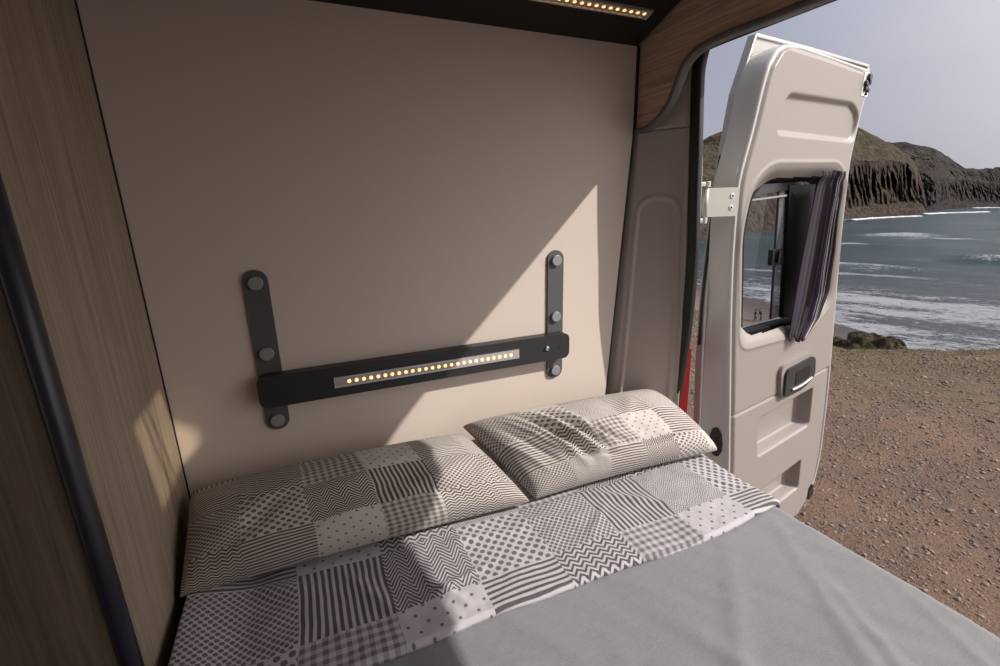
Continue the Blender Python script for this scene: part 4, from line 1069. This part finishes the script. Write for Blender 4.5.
def person(px, py, dist_, face, lean, jm, label, step=.16, wade=None):
    b, sl = LN.bearing(px, py); t = math.atan2(b.y, b.x)
    dist_ = min(np.arange(30, 110, .25), key=lambda q_: abs(ter(q_, t)-sl*q_)); base = Vector((b.x*dist_, CAM[1]+b.y*dist_, ter(dist_, t)))
    root = thing('person', label, 'person', base)
    R_ = Matrix.Rotation(face, 3, 'Z')
    def W(x, y, z, r):
        if z > .95: x += lean*(z-.95)
        q = R_ @ Vector((x, y, z)); return (base.x+q.x, base.y+q.y, base.z+q.z, r)
    sho, hip = 1.42, .93
    hands = []
    def arm(sy, fx):
        el = (fx*.5, sy*.24, 1.12); wr = (fx+.12, sy*.22, .88+abs(fx)*.2)
        a = [W(0, 0, 1.30, .14), W(0, sy*.17, sho, .065), W(*el, .046), W(*wr, .032), W(wr[0]+.05, wr[1], wr[2]-.07, .030)]
        return a, wr
    a1, w1_ = arm(1, .05); a2, w2_ = arm(-1, .12)
    chains = [[W(0, 0, .98, .145), W(0, 0, 1.14, .125), W(0, 0, 1.30, .14), W(0, 0, 1.45, .07), W(.01, 0, 1.52, .055), W(.02, 0, 1.60, .085), W(.02, 0, 1.69, .09)],
              a1, a2]
    for a, w_ in ((a1, w1_), (a2, w2_)):
        e = (w_[0]+.05, w_[1], w_[2]-.07)
        for k_, dy in enumerate((-.022, -.008, .007, .022)):
            chains.append([a[-1], W(e[0]+.025, e[1]+dy, e[2]-.06, .009), W(e[0]+.02, e[1]+dy, e[2]-.10+.005*k_, .008)])
        chains.append([a[-1], W(e[0]+.05, e[1]+.01, e[2]-.03, .010)])
    for sy, fx in ((1, step), (-1, -step)):
        chains.append([W(0, 0, .98, .145), W(0, sy*.09, .90, .095), W(fx*.6+.03, sy*.10, .50, .065), W(fx, sy*.10, .10, .042), W(fx+.16, sy*.11, .035, .032)])
    part(skin_obj('body', chains, M['skin']), root)
    jc = [[W(0, 0, .93, .165), W(0, 0, 1.14, .15), W(0, 0, 1.30, .165), W(0, 0, 1.44, .085)]]
    for a in (a1, a2): jc.append([jc[0][2]]+[(x, y, z, r+.018) for (x, y, z, r) in a[1:4]])
    part(skin_obj('jacket', jc, jm), root, 'dark jacket')
    tc = [[W(0, 0, .97, .155), W(0, 0, .90, .15)]]
    for c_ in chains[-2:]: tc.append([tc[0][1]]+[(x, y, z, r+.015) for (x, y, z, r) in c_[1:4]])
    part(skin_obj('trousers', tc, M['trousers']), root, 'dark trousers')
    part(skin_obj('hair', [[W(.0, 0, 1.67, .095), W(-.01, 0, 1.74, .075)], [W(.0, 0, 1.67, .095), W(-.04, 0, 1.60, .06)]], M['hair']), root)
person(755.0, 321.5, 63, 2.4, .12, M['jacket'], 'person in dark clothes walking on the beach, nearer the window edge of the two')
person(760.5, 321.5, 62, 2.7, .45, M['bluejacket'], 'person in a navy jacket leaning forward on the beach beside another walker')
person(701.5, 321, 66, 1.2, .0, M['jacket'], 'lone person on the beach seen through the gap beside the door hinge')

# ------------------------------------------------------------------ light
w = bpy.data.worlds.new('World'); bpy.context.scene.world = w; w.use_nodes = True; nt = w.node_tree; bg = nt.nodes['Background']
SUN = Vector((1., -.80, 1.0)).normalized()
tc = nt.nodes.new('ShaderNodeTexCoord'); sp = nt.nodes.new('ShaderNodeSeparateXYZ'); nt.links.new(tc.outputs['Generated'], sp.inputs[0])
rp = nt.nodes.new('ShaderNodeValToRGB'); r = rp.color_ramp
r.elements[0].position = 0; r.elements[0].color = (.40, .405, .455, 1); r.elements[1].position = .12; r.elements[1].color = (.425, .435, .515, 1)
e = r.elements.new(.40); e.color = (.34, .37, .49, 1); e = r.elements.new(1.); e.color = (.26, .31, .44, 1)
nt.links.new(sp.outputs[2], rp.inputs[0])
dt = nt.nodes.new('ShaderNodeVectorMath'); dt.operation = 'DOT_PRODUCT'; nt.links.new(tc.outputs['Generated'], dt.inputs[0]); dt.inputs[1].default_value = SUN
gm = nt.nodes.new('ShaderNodeMapRange'); gm.inputs[1].default_value = .2; gm.inputs[2].default_value = 1.; gm.inputs[3].default_value = 0; gm.inputs[4].default_value = 1; nt.links.new(dt.outputs['Value'], gm.inputs[0])
pw = nt.nodes.new('ShaderNodeMath'); pw.operation = 'POWER'; nt.links.new(gm.outputs[0], pw.inputs[0]); pw.inputs[1].default_value = 2.2
nz = nt.nodes.new('ShaderNodeTexNoise'); nz.inputs['Scale'].default_value = 2.5; nz.inputs['Detail'].default_value = 5
mp = nt.nodes.new('ShaderNodeMapping'); mp.inputs['Scale'].default_value = (1, 1, 4.5); nt.links.new(tc.outputs['Generated'], mp.inputs[0]); nt.links.new(mp.outputs[0], nz.inputs['Vector'])
cr = nt.nodes.new('ShaderNodeValToRGB'); cr.color_ramp.elements[0].position = .45; cr.color_ramp.elements[0].color = (0, 0, 0, 1); cr.color_ramp.elements[1].position = .75; cr.color_ramp.elements[1].color = (.35, .35, .35, 1); nt.links.new(nz.outputs['Fac'], cr.inputs[0])
cm = nt.nodes.new('ShaderNodeMix'); cm.data_type = 'RGBA'; nt.links.new(cr.outputs[0], cm.inputs[0]); nt.links.new(rp.outputs[0], cm.inputs[6]); cm.inputs[7].default_value = (.46, .47, .53, 1)
ad = nt.nodes.new('ShaderNodeMix'); ad.data_type = 'RGBA'; ad.blend_type = 'ADD'; ad.inputs[0].default_value = 1
ml = nt.nodes.new('ShaderNodeMix'); ml.data_type = 'RGBA'; nt.links.new(pw.outputs[0], ml.inputs[0]); ml.inputs[6].default_value = (0, 0, 0, 1); ml.inputs[7].default_value = (2.2, 2.05, 1.9, 1)
nt.links.new(cm.outputs[2], ad.inputs[6]); nt.links.new(ml.outputs[2], ad.inputs[7]); nt.links.new(ad.outputs[2], bg.inputs[0]); bg.inputs[1].default_value = .95
sl_ = bpy.data.lights.new('sun', 'SUN'); sl_.energy = 4.6; sl_.angle = math.radians(.6); sl_.color = (1., .955, .89)
so = bpy.data.objects.new('sun', sl_); C.objects.link(so); so.rotation_euler = (-SUN).to_track_quat('-Z', 'Y').to_euler(); so.location = (6, -5, 6)

# ------------------------------------------------------------------ camera
cam = bpy.data.cameras.new('camera'); co = bpy.data.objects.new('camera', cam); C.objects.link(co)
cam.sensor_width = 36; cam.lens = 36*461.8/1000; cam.clip_start = .02; cam.clip_end = 10000
mt = Matrix((LN.rt, LN.up, -LN.fw)).transposed().to_4x4(); mt.translation = Vector(CAM); co.matrix_world = mt
bpy.context.scene.camera = co

# lift everything so that the ground is at height 0
for o in list(C.objects):
    if o.parent is None: o.location.z += ZO
vs_ = bpy.context.scene.view_settings
vs_.view_transform = 'Standard'; vs_.look = 'None'; vs_.exposure = 0.0; vs_.gamma = 1.0; vs_.use_curve_mapping = False
